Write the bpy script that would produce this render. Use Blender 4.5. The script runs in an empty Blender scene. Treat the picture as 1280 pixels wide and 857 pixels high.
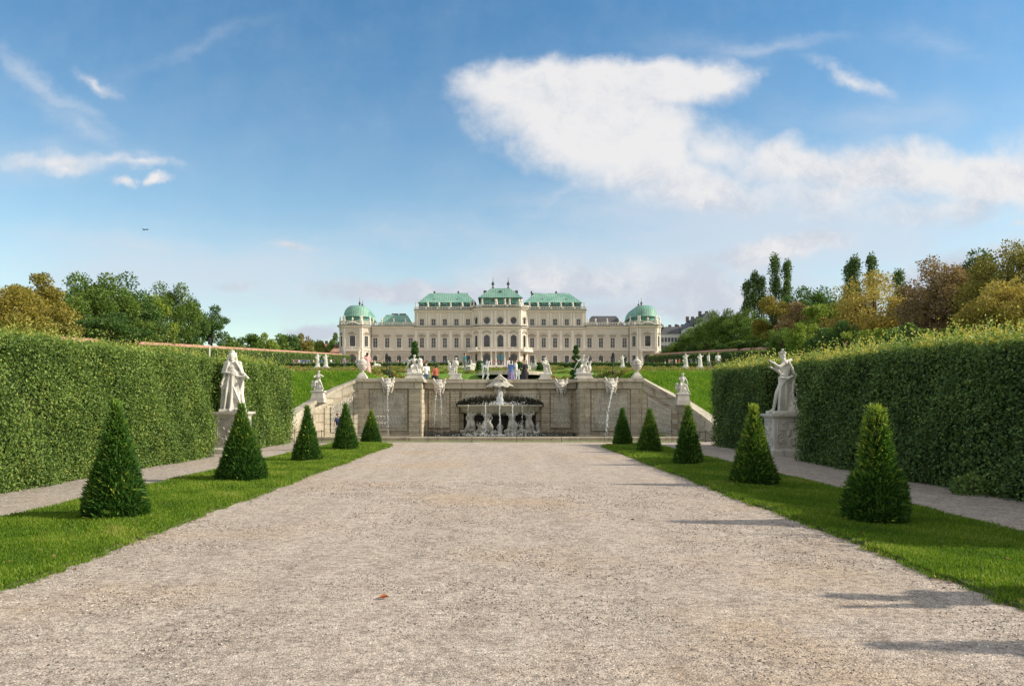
import bpy, bmesh, math, random
import numpy as np
from mathutils import Vector, Matrix
R = math.radians
sc = bpy.context.scene
COL = sc.collection
rng = np.random.default_rng(7)
random.seed(7)
# ------------------------------------------------------------------ camera
cam = bpy.data.cameras.new('camera'); camo = bpy.data.objects.new('camera', cam); COL.objects.link(camo)
camo.location = (0, 0, 1.6); camo.rotation_euler = (R(90), 0, 0)
cam.sensor_width = 36; cam.lens = 950/1280*36
cam.shift_x = 18/1280; cam.shift_y = 79.5/1280
cam.clip_start = .1; cam.clip_end = 20000
sc.camera = camo
sc.render.resolution_x = 1024; sc.render.resolution_y = 685
sc.view_settings.view_transform = 'Standard'; sc.view_settings.look = 'None'
sc.view_settings.exposure = 0.20; sc.view_settings.gamma = 1
F = 950.
def WX(px, Y): return (px-622)*Y/F
def WZ(py, Y): return 1.6+(508-py)*Y/F

# ------------------------------------------------------------------ objects
def tag(o, label=None, cat=None, group=None, kind=None):
    if label: o['label'] = label
    if cat: o['category'] = cat
    if group: o['group'] = group
    if kind: o['kind'] = kind
    return o
def thing(name, label, cat, loc=(0, 0, 0), rz=0, group=None):
    o = bpy.data.objects.new(name, None); COL.objects.link(o)
    o.location = loc; o.rotation_euler = (0, 0, rz); o.empty_display_size = .2
    return tag(o, label, cat, group)
def link(name, me, mats, parent=None, loc=(0, 0, 0), rz=0):
    o = bpy.data.objects.new(name, me); COL.objects.link(o)
    if not isinstance(mats, (list, tuple)): mats = [mats]
    if len(me.materials) == 0:
        for m in mats: me.materials.append(m)
    o.parent = parent; o.location = loc; o.rotation_euler = (0, 0, rz)
    return o
KIDS = {}
def copy_tree(o, parent=None):
    c = o.copy(); COL.objects.link(c); c.parent = parent
    for ch in list(o.children): copy_tree(ch, c)
    return c

class MB:
    def __init__(s): s.v = []; s.f = []; s.m = []; s.mi = 0
    def add(s, vs, fs):
        b = len(s.v); s.v += [tuple(p) for p in vs]
        for f in fs: s.f.append([b+i for i in f]); s.m.append(s.mi)
        return s
    def box(s, x0, x1, y0, y1, z0, z1, xf=None):
        vs = [(x, y, z) for z in (z0, z1) for y in (y0, y1) for x in (x0, x1)]
        if xf: vs = [xf(*p) for p in vs]
        return s.add(vs, [(0, 2, 3, 1), (4, 5, 7, 6), (0, 1, 5, 4), (2, 6, 7, 3), (0, 4, 6, 2), (1, 3, 7, 5)])
    def frust(s, cx, cy, z0, z1, a0, b0, a1, b1):   # tapered block
        vs = [(cx+sx*a, cy+sy*b, z) for z, a, b in ((z0, a0, b0), (z1, a1, b1)) for sy in (-1, 1) for sx in (-1, 1)]
        return s.add(vs, [(0, 2, 3, 1), (4, 5, 7, 6), (0, 1, 5, 4), (2, 6, 7, 3), (0, 4, 6, 2), (1, 3, 7, 5)])
    def prism(s, pts, z0, z1):
        n = len(pts); vs = [(x, y, z0) for x, y in pts]+[(x, y, z1) for x, y in pts]
        return s.add(vs, [tuple(range(n))[::-1], tuple(range(n, 2*n))]+[(i, (i+1) % n, n+(i+1) % n, n+i) for i in range(n)])
    def loft(s, rings, close=True):
        n = len(rings[0]); vs = [p for r in rings for p in r]; fs = []
        for k in range(len(rings)-1):
            for i in range(n):
                j = (i+1) % n
                fs.append((k*n+i, k*n+j, (k+1)*n+j, (k+1)*n+i))
        if close: fs += [tuple(range(n))[::-1], tuple((len(rings)-1)*n+i for i in range(n))]
        return s.add(vs, fs)
    def lathe(s, prof, c=(0, 0, 0), n=16, sx=1, sy=1, wob=None):
        rings = []
        for r, z in prof:
            ring = []
            for i in range(n):
                a = 2*math.pi*i/n; k = 1+(wob(a, z) if wob else 0)
                ring.append((c[0]+r*k*sx*math.cos(a), c[1]+r*k*sy*math.sin(a), c[2]+z))
            rings.append(ring)
        return s.loft(rings)
    def tube(s, path, rad, n=6):
        rings = []
        for k, p in enumerate(path):
            p = Vector(p); a = Vector(path[max(k-1, 0)]); b = Vector(path[min(k+1, len(path)-1)])
            d = (b-a).normalized(); u = d.cross(Vector((0, 1, 0)) if abs(d.y) < .9 else Vector((1, 0, 0))).normalized(); w = d.cross(u)
            r = rad[k] if isinstance(rad, (list, tuple)) else rad
            rings.append([tuple(p+u*r*math.cos(2*math.pi*i/n)+w*r*math.sin(2*math.pi*i/n)) for i in range(n)])
        return s.loft(rings)
    def mesh(s, name='m', smooth=False, fix=True):
        me = bpy.data.meshes.new(name); me.from_pydata(s.v, [], s.f)
        me.polygons.foreach_set('material_index', s.m)
        if fix:
            bm = bmesh.new(); bm.from_mesh(me); bmesh.ops.recalc_face_normals(bm, faces=bm.faces); bm.to_mesh(me); bm.free()
        if smooth: me.polygons.foreach_set('use_smooth', [True]*len(me.polygons))
        me.update(); return me
    def build(s, name, mats, parent=None, loc=(0, 0, 0), rz=0, smooth=False, fix=True):
        return link(name, s.mesh(name, smooth, fix), mats, parent, loc, rz)

def quads(name, V, nper, rnd=None):
    """V: (N*nper,3) verts, faces of nper verts"""
    nv = len(V); nf = nv//nper
    me = bpy.data.meshes.new(name)
    me.vertices.add(nv); me.vertices.foreach_set('co', V.astype(np.float32).ravel())
    me.loops.add(nv); me.loops.foreach_set('vertex_index', np.arange(nv, dtype=np.int32))
    me.polygons.add(nf); me.polygons.foreach_set('loop_start', np.arange(0, nv, nper, dtype=np.int32))
    me.update(calc_edges=True)
    if rnd is not None:
        at = me.attributes.new('rnd', 'FLOAT', 'FACE'); at.data.foreach_set('value', rnd.astype(np.float32))
    return me
def nrm(a): return a/np.maximum(np.linalg.norm(a, axis=1, keepdims=True), 1e-6)
class Leaves:
    def __init__(s): s.V = []; s.r = []
    def add(s, C, D, N, L, W, rnd):
        D = nrm(D); S = nrm(np.cross(D, N)); L = np.reshape(L, (-1, 1)); W = np.reshape(W, (-1, 1))
        N2 = np.cross(S, D)
        V = np.stack([C, C+D*L*.45+S*W*.5+N2*L*.06, C+D*L, C+D*L*.45-S*W*.5+N2*L*.06], 1)
        s.V.append(V.reshape(-1, 3)); s.r.append(np.clip(rnd, 0, 1))
    def mesh(s, name): return quads(name, np.concatenate(s.V), 4, np.concatenate(s.r))
def rnorm(n, s=1.): return rng.normal(0, s, (n, 3))

# ------------------------------------------------------------------ materials
class NT:
    def __init__(s, tree): s.t = tree; s.n = tree.nodes; s.l = tree.links
    def node(s, typ, ins=None, **kw):
        n = s.n.new(typ)
        for k, v in kw.items(): setattr(n, k, v)
        for k, v in (ins or {}).items():
            if isinstance(v, bpy.types.NodeSocket): s.l.new(v, n.inputs[k])
            else: n.inputs[k].default_value = v
        return n
    def math(s, op, a, b=0., c=0., clamp=False):
        return s.node('ShaderNodeMath', {0: a, 1: b, 2: c}, operation=op, use_clamp=clamp).outputs[0]
    def noise(s, vec, scale, detail=4, rough=.6):
        return s.node('ShaderNodeTexNoise', {'Vector': vec, 'Scale': scale, 'Detail': float(detail), 'Roughness': rough}).outputs['Fac']
    def ramp(s, fac, stops):
        n = s.node('ShaderNodeValToRGB', {'Fac': fac}); e = n.color_ramp.elements
        while len(e) < len(stops): e.new(.5)
        for k, (p, c) in enumerate(stops):
            e[k].position = p; e[k].color = (c[0], c[1], c[2], 1) if isinstance(c, (tuple, list)) else (c, c, c, 1)
        return n.outputs['Color']
    def mix(s, fac, a, b, mode='MIX'):
        n = s.node('ShaderNodeMix', data_type='RGBA', blend_type=mode)
        for i, v in ((0, fac), (6, a), (7, b)):
            if isinstance(v, bpy.types.NodeSocket): s.l.new(v, n.inputs[i])
            else: n.inputs[i].default_value = v if i == 0 else (v[0], v[1], v[2], 1)
        return n.outputs[2]
    def smooth(s, v, a, b):
        n = s.node('ShaderNodeMapRange', {0: v, 1: a, 2: b, 3: 0., 4: 1.}, interpolation_type='SMOOTHSTEP'); return n.outputs[0]
def newmat(name):
    m = bpy.data.materials.new(name); m.use_nodes = True; t = NT(m.node_tree); t.n.clear()
    out = t.node('ShaderNodeOutputMaterial'); b = t.node('ShaderNodeBsdfPrincipled'); t.l.new(b.outputs[0], out.inputs[0])
    return m, t, b, out
def pos(t, sc_=(1, 1, 1)):
    g = t.node('ShaderNodeNewGeometry').outputs['Position']
    if sc_ == (1, 1, 1): return g
    return t.node('ShaderNodeVectorMath', {0: g, 1: sc_}, operation='MULTIPLY').outputs[0]
def bump(t, b, h, strength, dist):
    n = t.node('ShaderNodeBump', {'Height': h, 'Strength': strength, 'Distance': dist}); t.l.new(n.outputs[0], b.inputs['Normal'])
def mat(name, c, rough=.7, var=.25, scale=3., bs=.3, bscale=30., bd=.01, metal=0., spec=.3, sxyz=(1, 1, 1)):
    m, t, b, o = newmat(name); p = pos(t, sxyz)
    f = t.noise(p, scale, 5); c = tuple(c)
    col = t.ramp(f, [(.3, tuple(x*(1-var) for x in c)), (.5, c), (.72, tuple(min(1, x*(1+var)) for x in c))])
    t.l.new(col, b.inputs['Base Color']); b.inputs['Roughness'].default_value = rough
    b.inputs['Metallic'].default_value = metal; b.inputs['Specular IOR Level'].default_value = spec
    if bs: bump(t, b, t.noise(p, bscale, 4), bs, bd)
    return m
def leafmat(name, stops, trans=.3, rough=.55):
    m, t, b, o = newmat(name)
    a = t.node('ShaderNodeAttribute', attribute_name='rnd').outputs['Fac']
    big = t.noise(pos(t), .9, 3)
    a2 = t.math('ADD', a, t.math('MULTIPLY', t.math('SUBTRACT', big, .5), .75), clamp=True)
    col = t.ramp(a2, stops); t.l.new(col, b.inputs['Base Color'])
    b.inputs['Roughness'].default_value = rough; b.inputs['Specular IOR Level'].default_value = .25
    tr = t.node('ShaderNodeBsdfTranslucent', {'Color': t.mix(1., col, (1.15, 1.25, .7), 'MULTIPLY')})
    mx = t.node('ShaderNodeMixShader', {0: trans, 1: b.outputs[0], 2: tr.outputs[0]}); t.l.new(mx.outputs[0], o.inputs[0])
    return m
def stonemat(name, c, stain=.5, blocks=None, stain_c=(.10, .085, .06), rough=.85, fine=45., bs=.5):
    m, t, b, o = newmat(name); p = pos(t)
    f = t.noise(p, 1.7, 6, .65)
    col = t.ramp(f, [(.28, tuple(x*.72 for x in c)), (.5, c), (.75, tuple(min(1, x*1.18) for x in c))])
    st = t.noise(pos(t, (2.2, 2.2, .45)), 1.6, 6, .7)
    col = t.mix(t.math('MULTIPLY', t.smooth(st, .5, .75), stain), col, stain_c)
    g = t.noise(p, fine, 3); col = t.mix(.25, col, t.ramp(g, [(.3, .55), (.7, 1.)]), 'MULTIPLY')
    h = t.noise(p, fine*.6, 4)
    if blocks:
        sep = t.node('ShaderNodeSeparateXYZ', {0: p}); xy = t.math('ADD', sep.outputs[0], sep.outputs[1])
        v = t.node('ShaderNodeCombineXYZ', {0: xy, 1: sep.outputs[2], 2: 0.}).outputs[0]
        br = t.node('ShaderNodeTexBrick', {'Vector': v, 'Scale': 1., 'Mortar Size': blocks[2], 'Brick Width': blocks[0], 'Row Height': blocks[1], 'Color1': (1, 1, 1, 1), 'Color2': (.8, .8, .78, 1), 'Mortar': (.5, .46, .4, 1), 'Bias': 0.})
        col = t.mix(.8, col, br.outputs['Color'], 'MULTIPLY')
        h = t.math('SUBTRACT', h, t.math('MULTIPLY', br.outputs['Fac'], 1.5))
    t.l.new(col, b.inputs['Base Color']); b.inputs['Roughness'].default_value = rough; b.inputs['Specular IOR Level'].default_value = .2
    bump(t, b, h, bs, .012)
    return m
M = {}
M['marble'] = stonemat('marble', (.62, .58, .51), .7, stain_c=(.20, .18, .15), fine=22)
M['statue_stone'] = stonemat('statue_stone', (.70, .67, .60), .75, stain_c=(.20, .185, .16), fine=22)
M['wall_stone'] = stonemat('wall_stone', (.52, .45, .34), .6, (.95, .42, .03), stain_c=(.13, .10, .06), fine=14)
M['pier_stone'] = stonemat('pier_stone', (.57, .50, .38), .5, (1.1, .25, .02), fine=14)
M['coping'] = stonemat('coping', (.58, .52, .41), .45, (1.3, 2.0, .03), fine=14)
M['relief'] = stonemat('relief', (.60, .56, .47), .55, fine=14, bs=.9)
M['wet_stone'] = stonemat('wet_stone', (.10, .092, .072), .7, stain_c=(.01, .012, .008), rough=.4, fine=12, bs=1.)
M['bowl_stone'] = stonemat('bowl_stone', (.52, .48, .36), .8, stain_c=(.13, .12, .06), fine=14, bs=.9)
M['telamon'] = stonemat('telamon', (.48, .455, .385), .9, stain_c=(.12, .11, .08), fine=14)
M['facade'] = mat('facade', (.58, .525, .44), .85, .10, .12, .1, 3, .02)
M['facade_rust'] = stonemat('facade_rust', (.56, .50, .42), .1, (4000., .62, .035), fine=2., bs=.5)
M['trim'] = mat('trim', (.70, .645, .56), .8, .08, .3, .1, 4, .02)
M['cornice'] = mat('cornice', (.38, .32, .25), .8, .12, .3, 0)  # used on window hoods only; darker tone paints in their shadow outlines
M['lead'] = mat('lead', (.10, .095, .085), .7, .2, .5, 0)
M['sash'] = mat('sash', (.42, .39, .34), .6, .1, 1, 0)
M['darksash'] = mat('darksash', (.06, .055, .05), .5, .1, 1, 0)
M['iron'] = mat('iron', (.03, .03, .03), .5, .2, 5, 0, metal=.3)
M['bark'] = mat('bark', (.10, .075, .05), .9, .4, 4, .6, 20, .03, sxyz=(1, 1, .25))
M['core'] = mat('core', (.018, .028, .010), .95, .4, 6, .6, 25, .03)  # near-black filler colour that paints shade into the gaps between leaves
def glass(name, c, rough=.08):
    m, t, b, o = newmat(name)
    col = t.ramp(t.noise(pos(t), .35, 2), [(.35, tuple(x*.5 for x in c)), (.65, tuple(x*1.6 for x in c))])
    t.l.new(col, b.inputs['Base Color']); b.inputs['Roughness'].default_value = rough
    b.inputs['Specular IOR Level'].default_value = .6; return m
M['glass'] = glass('glass', (.055, .06, .07)); M['tealglass'] = glass('tealglass', (.10, .28, .32))
def roofmat(name, c1, c2, dirt=(.05, .10, .08), period=.9):
    m, t, b, o = newmat(name); p = pos(t)
    f = t.noise(p, .22, 5, .7); col = t.ramp(f, [(.3, c1), (.65, c2)])
    sep = t.node('ShaderNodeSeparateXYZ', {0: p})
    w = t.math('FRACT', t.math('MULTIPLY', sep.outputs[0], 1/period)); seam = t.math('LESS_THAN', w, .2)
    col = t.mix(t.math('MULTIPLY', seam, .45), col, dirt)
    col = t.mix(t.math('MULTIPLY', t.smooth(t.noise(pos(t, (1, 1, .3)), .6, 5, .7), .5, .8), .45), col, dirt)
    t.l.new(col, b.inputs['Base Color']); b.inputs['Roughness'].default_value = .6
    bump(t, b, seam, .6, .06); return m
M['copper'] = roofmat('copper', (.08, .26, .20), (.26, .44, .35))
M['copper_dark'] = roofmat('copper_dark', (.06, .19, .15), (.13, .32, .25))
M['copper_old'] = roofmat('copper_old', (.10, .24, .19), (.22, .38, .30), (.03, .05, .045))
M['slate'] = roofmat('slate', (.05, .05, .055), (.10, .10, .11), (.02, .02, .02))
M['tile'] = mat('tile', (.40, .22, .15), .85, .35, .6, .5, 4, .05)
M['brownroof'] = mat('brownroof', (.14, .10, .09), .85, .3, .6, .3, 4, .05)
M['plaster'] = mat('plaster', (.72, .70, .66), .9, .08, .2, 0)
M['brick'] = stonemat('brick', (.62, .36, .22), .3, (.8, .3, .02), stain_c=(.3, .2, .14), fine=3)

# --- gravel
def gravel(name, cols, ochre=.5, moss=0.):
    m, t, b, o = newmat(name); p = pos(t)
    big = t.noise(p, .35, 5, .6); med = t.noise(p, 3.2, 6, .7); fine = t.noise(p, 60, 4, .75); mid = t.noise(p, 17, 5, .7)
    vo = t.node('ShaderNodeTexVoronoi', {'Vector': p, 'Scale': 75., 'Randomness': 1.}); 
    col = t.ramp(med, [(.3, cols[0]), (.5, cols[1]), (.7, cols[2])])
    oc = t.smooth(t.noise(t.node('ShaderNodeVectorMath', {0: p, 1: (3.1, 7.3, 0)}, operation='ADD').outputs[0], .28, 4, .55), .5, .68)
    col = t.mix(t.math('MULTIPLY', oc, ochre), col, (cols[1][0]*1.04, cols[1][1]*.90, cols[1][2]*.70))
    sp2 = t.noise(p, 130, 2, .6); col = t.mix(.7, col, t.ramp(sp2, [(.33, .15), (.42, 1.), (.62, 1.), (.70, 1.7)]), 'MULTIPLY')
    col = t.mix(.75, col, t.ramp(fine, [(.34, .25), (.5, .95), (.64, 1.35)]), 'MULTIPLY')
    stone = t.ramp(t.node('ShaderNodeSeparateColor', {0: vo.outputs['Color']}).outputs[0], [(0., .62), (.5, 1.), (.93, 1.05), (1., 1.5)])
    col = t.mix(.65, col, stone, 'MULTIPLY')
    col = t.mix(.6, col, t.ramp(mid, [(.36, .40), (.48, .95), (.66, 1.22)]), 'MULTIPLY')
    col = t.mix(.55, col, t.ramp(t.noise(pos(t, (1, .12, 1)), 1.3, 4, .6), [(.35, .82), (.5, 1.), (.65, 1.1)]), 'MULTIPLY')
    col = t.mix(.5, col, t.ramp(t.noise(pos(t, (1, 2.4, 1)), 7., 6, .75), [(.38, .5), (.5, 1.), (.66, 1.2)]), 'MULTIPLY')
    t.l.new(col, b.inputs['Base Color']); b.inputs['Roughness'].default_value = .95; b.inputs['Specular IOR Level'].default_value = .15
    h = t.math('ADD', t.math('MULTIPLY', fine, .6), t.math('ADD', t.math('MULTIPLY', mid, 1.6), t.math('MULTIPLY', t.noise(p, 6, 4), 1.5)))
    h = t.math('SUBTRACT', h, t.math('MULTIPLY', vo.outputs['Distance'], .5))
    bump(t, b, h, .8, .016); return m
M['gravel'] = gravel('gravel', [(.42, .345, .285), (.545, .46, .385), (.63, .545, .46)], .55)
M['gravel_side'] = gravel('gravel_side', [(.38, .32, .27), (.50, .43, .365), (.58, .51, .44)], .25)
M['gravel_up'] = gravel('gravel_up', [(.5, .43, .37), (.62, .55, .47), (.7, .63, .55)], .2)
M['pebble'] = mat('pebble', (.42, .36, .31), .9, .5, 120., 0)
def turf(name, a, b2, c):
    m, t, b, o = newmat(name); p = pos(t)
    col = t.ramp(t.noise(p, 2.0, 6, .7), [(.32, a), (.5, b2), (.68, c)])
    col = t.mix(.5, col, t.ramp(t.noise(p, 40, 3), [(.3, .5), (.7, 1.2)]), 'MULTIPLY')
    t.l.new(col, b.inputs['Base Color']); b.inputs['Roughness'].default_value = .95; b.inputs['Specular IOR Level'].default_value = .1
    bump(t, b, t.noise(p, 35, 4), .8, .03); return m
M['turf'] = turf('turf', (.05, .07, .02), (.08, .11, .03), (.13, .15, .05))
M['turf_up'] = turf('turf_up', (.08, .17, .02), (.13, .25, .03), (.20, .30, .05))
M['soil'] = mat('soil', (.10, .09, .045), .95, .4, 1.5, .5, 12, .03)
M['blades'] = leafmat('blades', [(0, (.06, .13, .010)), (.45, (.155, .27, .02)), (.85, (.30, .38, .045)), (1, (.50, .42, .16))], .35)
M['bank_blades'] = leafmat('bank_blades', [(0, (.09, .20, .012)), (.5, (.17, .32, .02)), (1, (.30, .40, .05))], .35)
M['hedge_sun'] = leafmat('hedge_sun', [(0, (.03, .065, .014)), (.4, (.12, .20, .035)), (.74, (.28, .37, .085)), (1, (.54, .50, .12))], .3)
M['hedge_shade'] = leafmat('hedge_shade', [(0, (.03, .06, .016)), (.45, (.12, .20, .05)), (.8, (.25, .35, .09)), (1, (.62, .52, .13))], .25)
M['yew'] = leafmat('yew', [(0, (.016, .055, .012)), (.45, (.05, .135, .022)), (.8, (.13, .25, .035)), (1, (.46, .52, .08))], .22)  # last stop holds the sunlit yellow painted on the cone tips
M['l_green'] = leafmat('l_green', [(0, (.035, .08, .014)), (.5, (.12, .19, .035)), (1, (.26, .33, .065))])
M['l_dark'] = leafmat('l_dark', [(0, (.025, .065, .02)), (.5, (.08, .15, .038)), (1, (.17, .26, .06))])
M['l_bright'] = leafmat('l_bright', [(0, (.07, .13, .02)), (.5, (.22, .30, .045)), (1, (.42, .45, .08))])
M['l_autumn'] = leafmat('l_autumn', [(0, (.12, .12, .025)), (.5, (.28, .23, .045)), (1, (.44, .34, .07))])
M['l_brown'] = leafmat('l_brown', [(0, (.13, .09, .045)), (.5, (.30, .20, .105)), (1, (.46, .33, .18))])
M['l_gold'] = leafmat('l_gold', [(0, (.17, .15, .035)), (.5, (.42, .31, .08)), (1, (.58, .46, .15))])
M['l_olive'] = leafmat('l_olive', [(0, (.11, .11, .03)), (.5, (.25, .22, .05)), (1, (.40, .34, .08))])
M['l_poplar'] = leafmat('l_poplar', [(0, (.04, .085, .03)), (.5, (.11, .17, .055)), (1, (.23, .29, .10))])
M['flower'] = leafmat('flower', [(0, (.09, .16, .03)), (.45, (.20, .25, .05)), (.72, (.36, .30, .09)), (.9, (.5, .22, .08)), (1, (.6, .35, .25))])
def watermat():
    m, t, b, o = newmat('water'); b.inputs['Base Color'].default_value = (.02, .028, .02, 1); b.inputs['Roughness'].default_value = .06
    b.inputs['Specular IOR Level'].default_value = .6
    bump(t, b, t.noise(pos(t), 9, 3), .4, .02); return m
M['water'] = watermat()
def fallmat():
    m, t, b, o = newmat('falling_water'); b.inputs['Base Color'].default_value = (.9, .93, .95, 1); b.inputs['Roughness'].default_value = .15
    tr = t.node('ShaderNodeBsdfTransparent'); f = t.noise(pos(t, (1, 1, .5)), 22, 3)
    mx = t.node('ShaderNodeMixShader', {0: t.smooth(f, .35, .55), 1: tr.outputs[0], 2: b.outputs[0]}); t.l.new(mx.outputs[0], o.inputs[0])
    return m
M['fall'] = fallmat()

# ------------------------------------------------------------------ world
SUN_EL, SUN_AZ = 30.5, 94.   # azimuth clockwise from +Y : +X is 90
w = bpy.data.worlds.new('World'); sc.world = w; w.use_nodes = True
t = NT(w.node_tree); t.n.clear()
out = t.node('ShaderNodeOutputWorld'); bg = t.node('ShaderNodeBackground', {'Strength': .15}); t.l.new(bg.outputs[0], out.inputs[0])
sky = t.node('ShaderNodeTexSky', sky_type='NISHITA', sun_disc=False, sun_elevation=R(SUN_EL), sun_rotation=R(SUN_AZ), air_density=1.25, dust_density=.35, ozone_density=2.4, altitude=200.)
d = t.node('ShaderNodeTexCoord').outputs['Generated']
sp = t.node('ShaderNodeSeparateXYZ', {0: d})
ay = t.math('MAXIMUM', t.math('ABSOLUTE', sp.outputs[1]), .05)
uu = t.math('ADD', t.math('MULTIPLY', t.math('DIVIDE', sp.outputs[0], ay), 9.5), 6.22)
vv = t.math('SUBTRACT', 5.08, t.math('MULTIPLY', t.math('DIVIDE', sp.outputs[2], ay), 9.5))
P0 = t.node('ShaderNodeCombineXYZ', {0: uu, 1: vv, 2: 0.}).outputs[0]
nz = t.node('ShaderNodeTexNoise', {'Vector': P0, 'Scale': .9, 'Detail': 8., 'Roughness': .6}).outputs['Color']
wob = t.node('ShaderNodeVectorMath', {0: nz, 1: (.5, .5, .5)}, operation='SUBTRACT').outputs[0]
wob = t.node('ShaderNodeVectorMath', {0: wob, 1: (1.1, .7, 0.)}, operation='MULTIPLY').outputs[0]
P1 = t.node('ShaderNodeVectorMath', {0: P0, 1: wob}, operation='ADD').outputs[0]
def ell(lst, P):
    acc = None
    for cx, cy, rx, ry, rot, wt in lst:
        mp = t.node('ShaderNodeMapping', {'Vector': P, 'Location': (cx/100, cy/100, 0), 'Rotation': (0, 0, R(rot)), 'Scale': (rx/100, ry/100, 1)}, vector_type='TEXTURE').outputs[0]
        ln = t.node('ShaderNodeVectorMath', {0: mp}, operation='LENGTH').outputs['Value']
        v = t.math('MULTIPLY', t.math('SUBTRACT', 1., ln, clamp=True), wt)
        acc = v if acc is None else t.node('ShaderNodeMath', {0: acc, 1: v, 2: .12}, operation='SMOOTH_MAX').outputs[0]
    return acc
dense = ell([(690, 122, 150, 58, 4, 1.6), (800, 108, 160, 44, 0, 1.7), (890, 100, 75, 34, -8, 1.3), (740, 160, 190, 92, 14, 1.7), (700, 150, 130, 60, 25, 1.2), (830, 205, 130, 52, 22, 1.3),
             (880, 235, 150, 46, 8, 1.2), (900, 190, 170, 60, 20, .75), (1050, 240, 260, 60, 0, .7), (1010, 208, 170, 42, -4, 1.2), (1120, 212, 170, 50, 2, 1.4), (1250, 228, 170, 52, 0, 1.4), (1400, 200, 200, 70, 0, 1.2), (1180, 255, 200, 45, 0, .8),
             (530, 366, 170, 24, 2, 1.5), (395, 411, 55, 18, 0, 1.6), (720, 352, 200, 34, 0, 1.3), (860, 362, 200, 44, 4, 1.3), (960, 318, 120, 26, -8, 1.3), (1180, 345, 160, 30, -12, 1.2), (800, 385, 300, 26, 0, 1.1), (1275, 288, 40, 10, 0, .8),
             (60, 205, 90, 18, 3, .8), (130, 200, 90, 14, 0, .6), (175, 207, 70, 12, 4, .8), (75, 214, 60, 12, 4, .7), (158, 231, 34, 11, 0, 1.1), (197, 229, 26, 11, 0, 1.1), (360, 306, 50, 11, 8, .75), (290, 362, 50, 10, 0, .6), (1060, 96, 90, 16, 22, .7), (120, 102, 45, 13, 30, .5)], P1)
veil = ell([(980, 290, 440, 110, 3, 1.1), (850, 345, 560, 100, 0, 1.0), (250, 350, 460, 90, 0, .9), (170, 312, 260, 40, 6, .7), (100, 160, 130, 30, 38, .5), (700, 250, 110, 24, -42, .55), (70, 205, 200, 44, 0, .5), (400, 340, 300, 50, 0, .4), (880, 60, 260, 40, 0, .25), (1300, 330, 260, 100, 0, .8), (1120, 150, 260, 60, -5, .35), (60, 110, 160, 20, 35, .6), (240, 60, 160, 18, -20, .35), (950, 60, 160, 16, -8, .5), (520, 300, 260, 60, 0, .4), (1180, 60, 160, 30, 15, .3)], P1)
fb = t.noise(P0, 1.5, 9, .62); fb2 = t.noise(t.node('ShaderNodeVectorMath', {0: P0, 1: (.55, 1.5, 1.)}, operation='MULTIPLY').outputs[0], 1.1, 8, .65)
k = t.math('MULTIPLY', t.math('MULTIPLY', dense, 3., clamp=True), 1.15)
dd = t.math('ADD', dense, t.math('MULTIPLY', t.math('SUBTRACT', fb, .52), k))
fc = t.math('MULTIPLY', t.smooth(dd, -.02, .92), .97)
k2 = t.math('MULTIPLY', t.math('MULTIPLY', veil, 3., clamp=True), .9)
fv = t.math('MULTIPLY', t.smooth(t.math('ADD', veil, t.math('MULTIPLY', t.math('SUBTRACT', fb2, .5), k2)), .0, .9), .72)
# cloud colours (in sky units, before strength)
shade = t.smooth(t.math('ADD', t.noise(P1, 1.3, 9, .68), t.math('MULTIPLY', t.math('SUBTRACT', vv, 2.3), .11)), .38, .72)
cc = t.mix(shade, (5.05, 4.98, 5.0), (3.45, 3.75, 4.25))
vc = (3.9, 4.25, 4.75)
# tint the sky a little deeper overhead as in the photograph
elev = t.smooth(sp.outputs[2], .10, .56)
skyc = t.mix(1., sky.outputs[0], t.mix(elev, (1.0, 1.03, .97), (.30, .68, .86)), 'MULTIPLY')
skyc = t.mix(fv, skyc, vc); skyc = t.mix(fc, skyc, cc)
# broken bright cloud, unseen, added overhead and behind the camera for neutral fill
over = t.math('MAXIMUM', t.smooth(sp.outputs[2], .50, .75), t.smooth(t.math('MULTIPLY', sp.outputs[1], -1.), .1, .5))
over = t.math('MULTIPLY', over, t.smooth(t.noise(d, 2.2, 6, .6), .30, .55))
skyc = t.mix(t.math('MULTIPLY', over, .85), skyc, (5.4, 5.1, 4.75))
t.l.new(skyc, bg.inputs['Color'])
sl = bpy.data.lights.new('sun', 'SUN'); sl.energy = 4.9; sl.angle = R(.55); sl.color = (1, .90, .74)
so = bpy.data.objects.new('sun', sl); COL.objects.link(so)
az = R(SUN_AZ); sd = Vector((math.sin(az)*math.cos(R(SUN_EL)), math.cos(az)*math.cos(R(SUN_EL)), math.sin(R(SUN_EL))))
so.rotation_euler = sd.to_track_quat('Z', 'Y').to_euler(); so.location = (60, -5, 40)

# ------------------------------------------------------------------ terrain
SP = [(-3000, 0), (37, 0), (46, 3.65), (52, 3.75), (285, 17.1), (290, 17.4), (340, 17.8), (3000, 20)]
CP = [(-3000, 0), (40.15, 0), (40.3, 2.72), (54, 2.72), (61, 4.2), (285, 17.1), (290, 17.4), (340, 17.8), (3000, 20)]
def ip(tab, y): return float(np.interp(y, [a for a, b in tab], [b for a, b in tab]))
def Hh(x, y):
    k = min(max((abs(x-.1)-7.0)/1.2, 0), 1)
    return (1-k)*ip(CP, y)+k*ip(SP, y)
def sheet(name, xs, ys, m, dz=0., kind='structure', jit=0):
    mb = MB(); vs = []; nx = len(xs)
    for y in ys:
        for x in xs: vs.append((x, y, Hh(x, y)+dz))
    fs = [(j*nx+i, j*nx+i+1, (j+1)*nx+i+1, (j+1)*nx+i) for j in range(len(ys)-1) for i in range(nx-1)]
    mb.add(vs, fs); o = mb.build(name, m, fix=False)
    return tag(o, kind=kind) if kind else o
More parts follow.
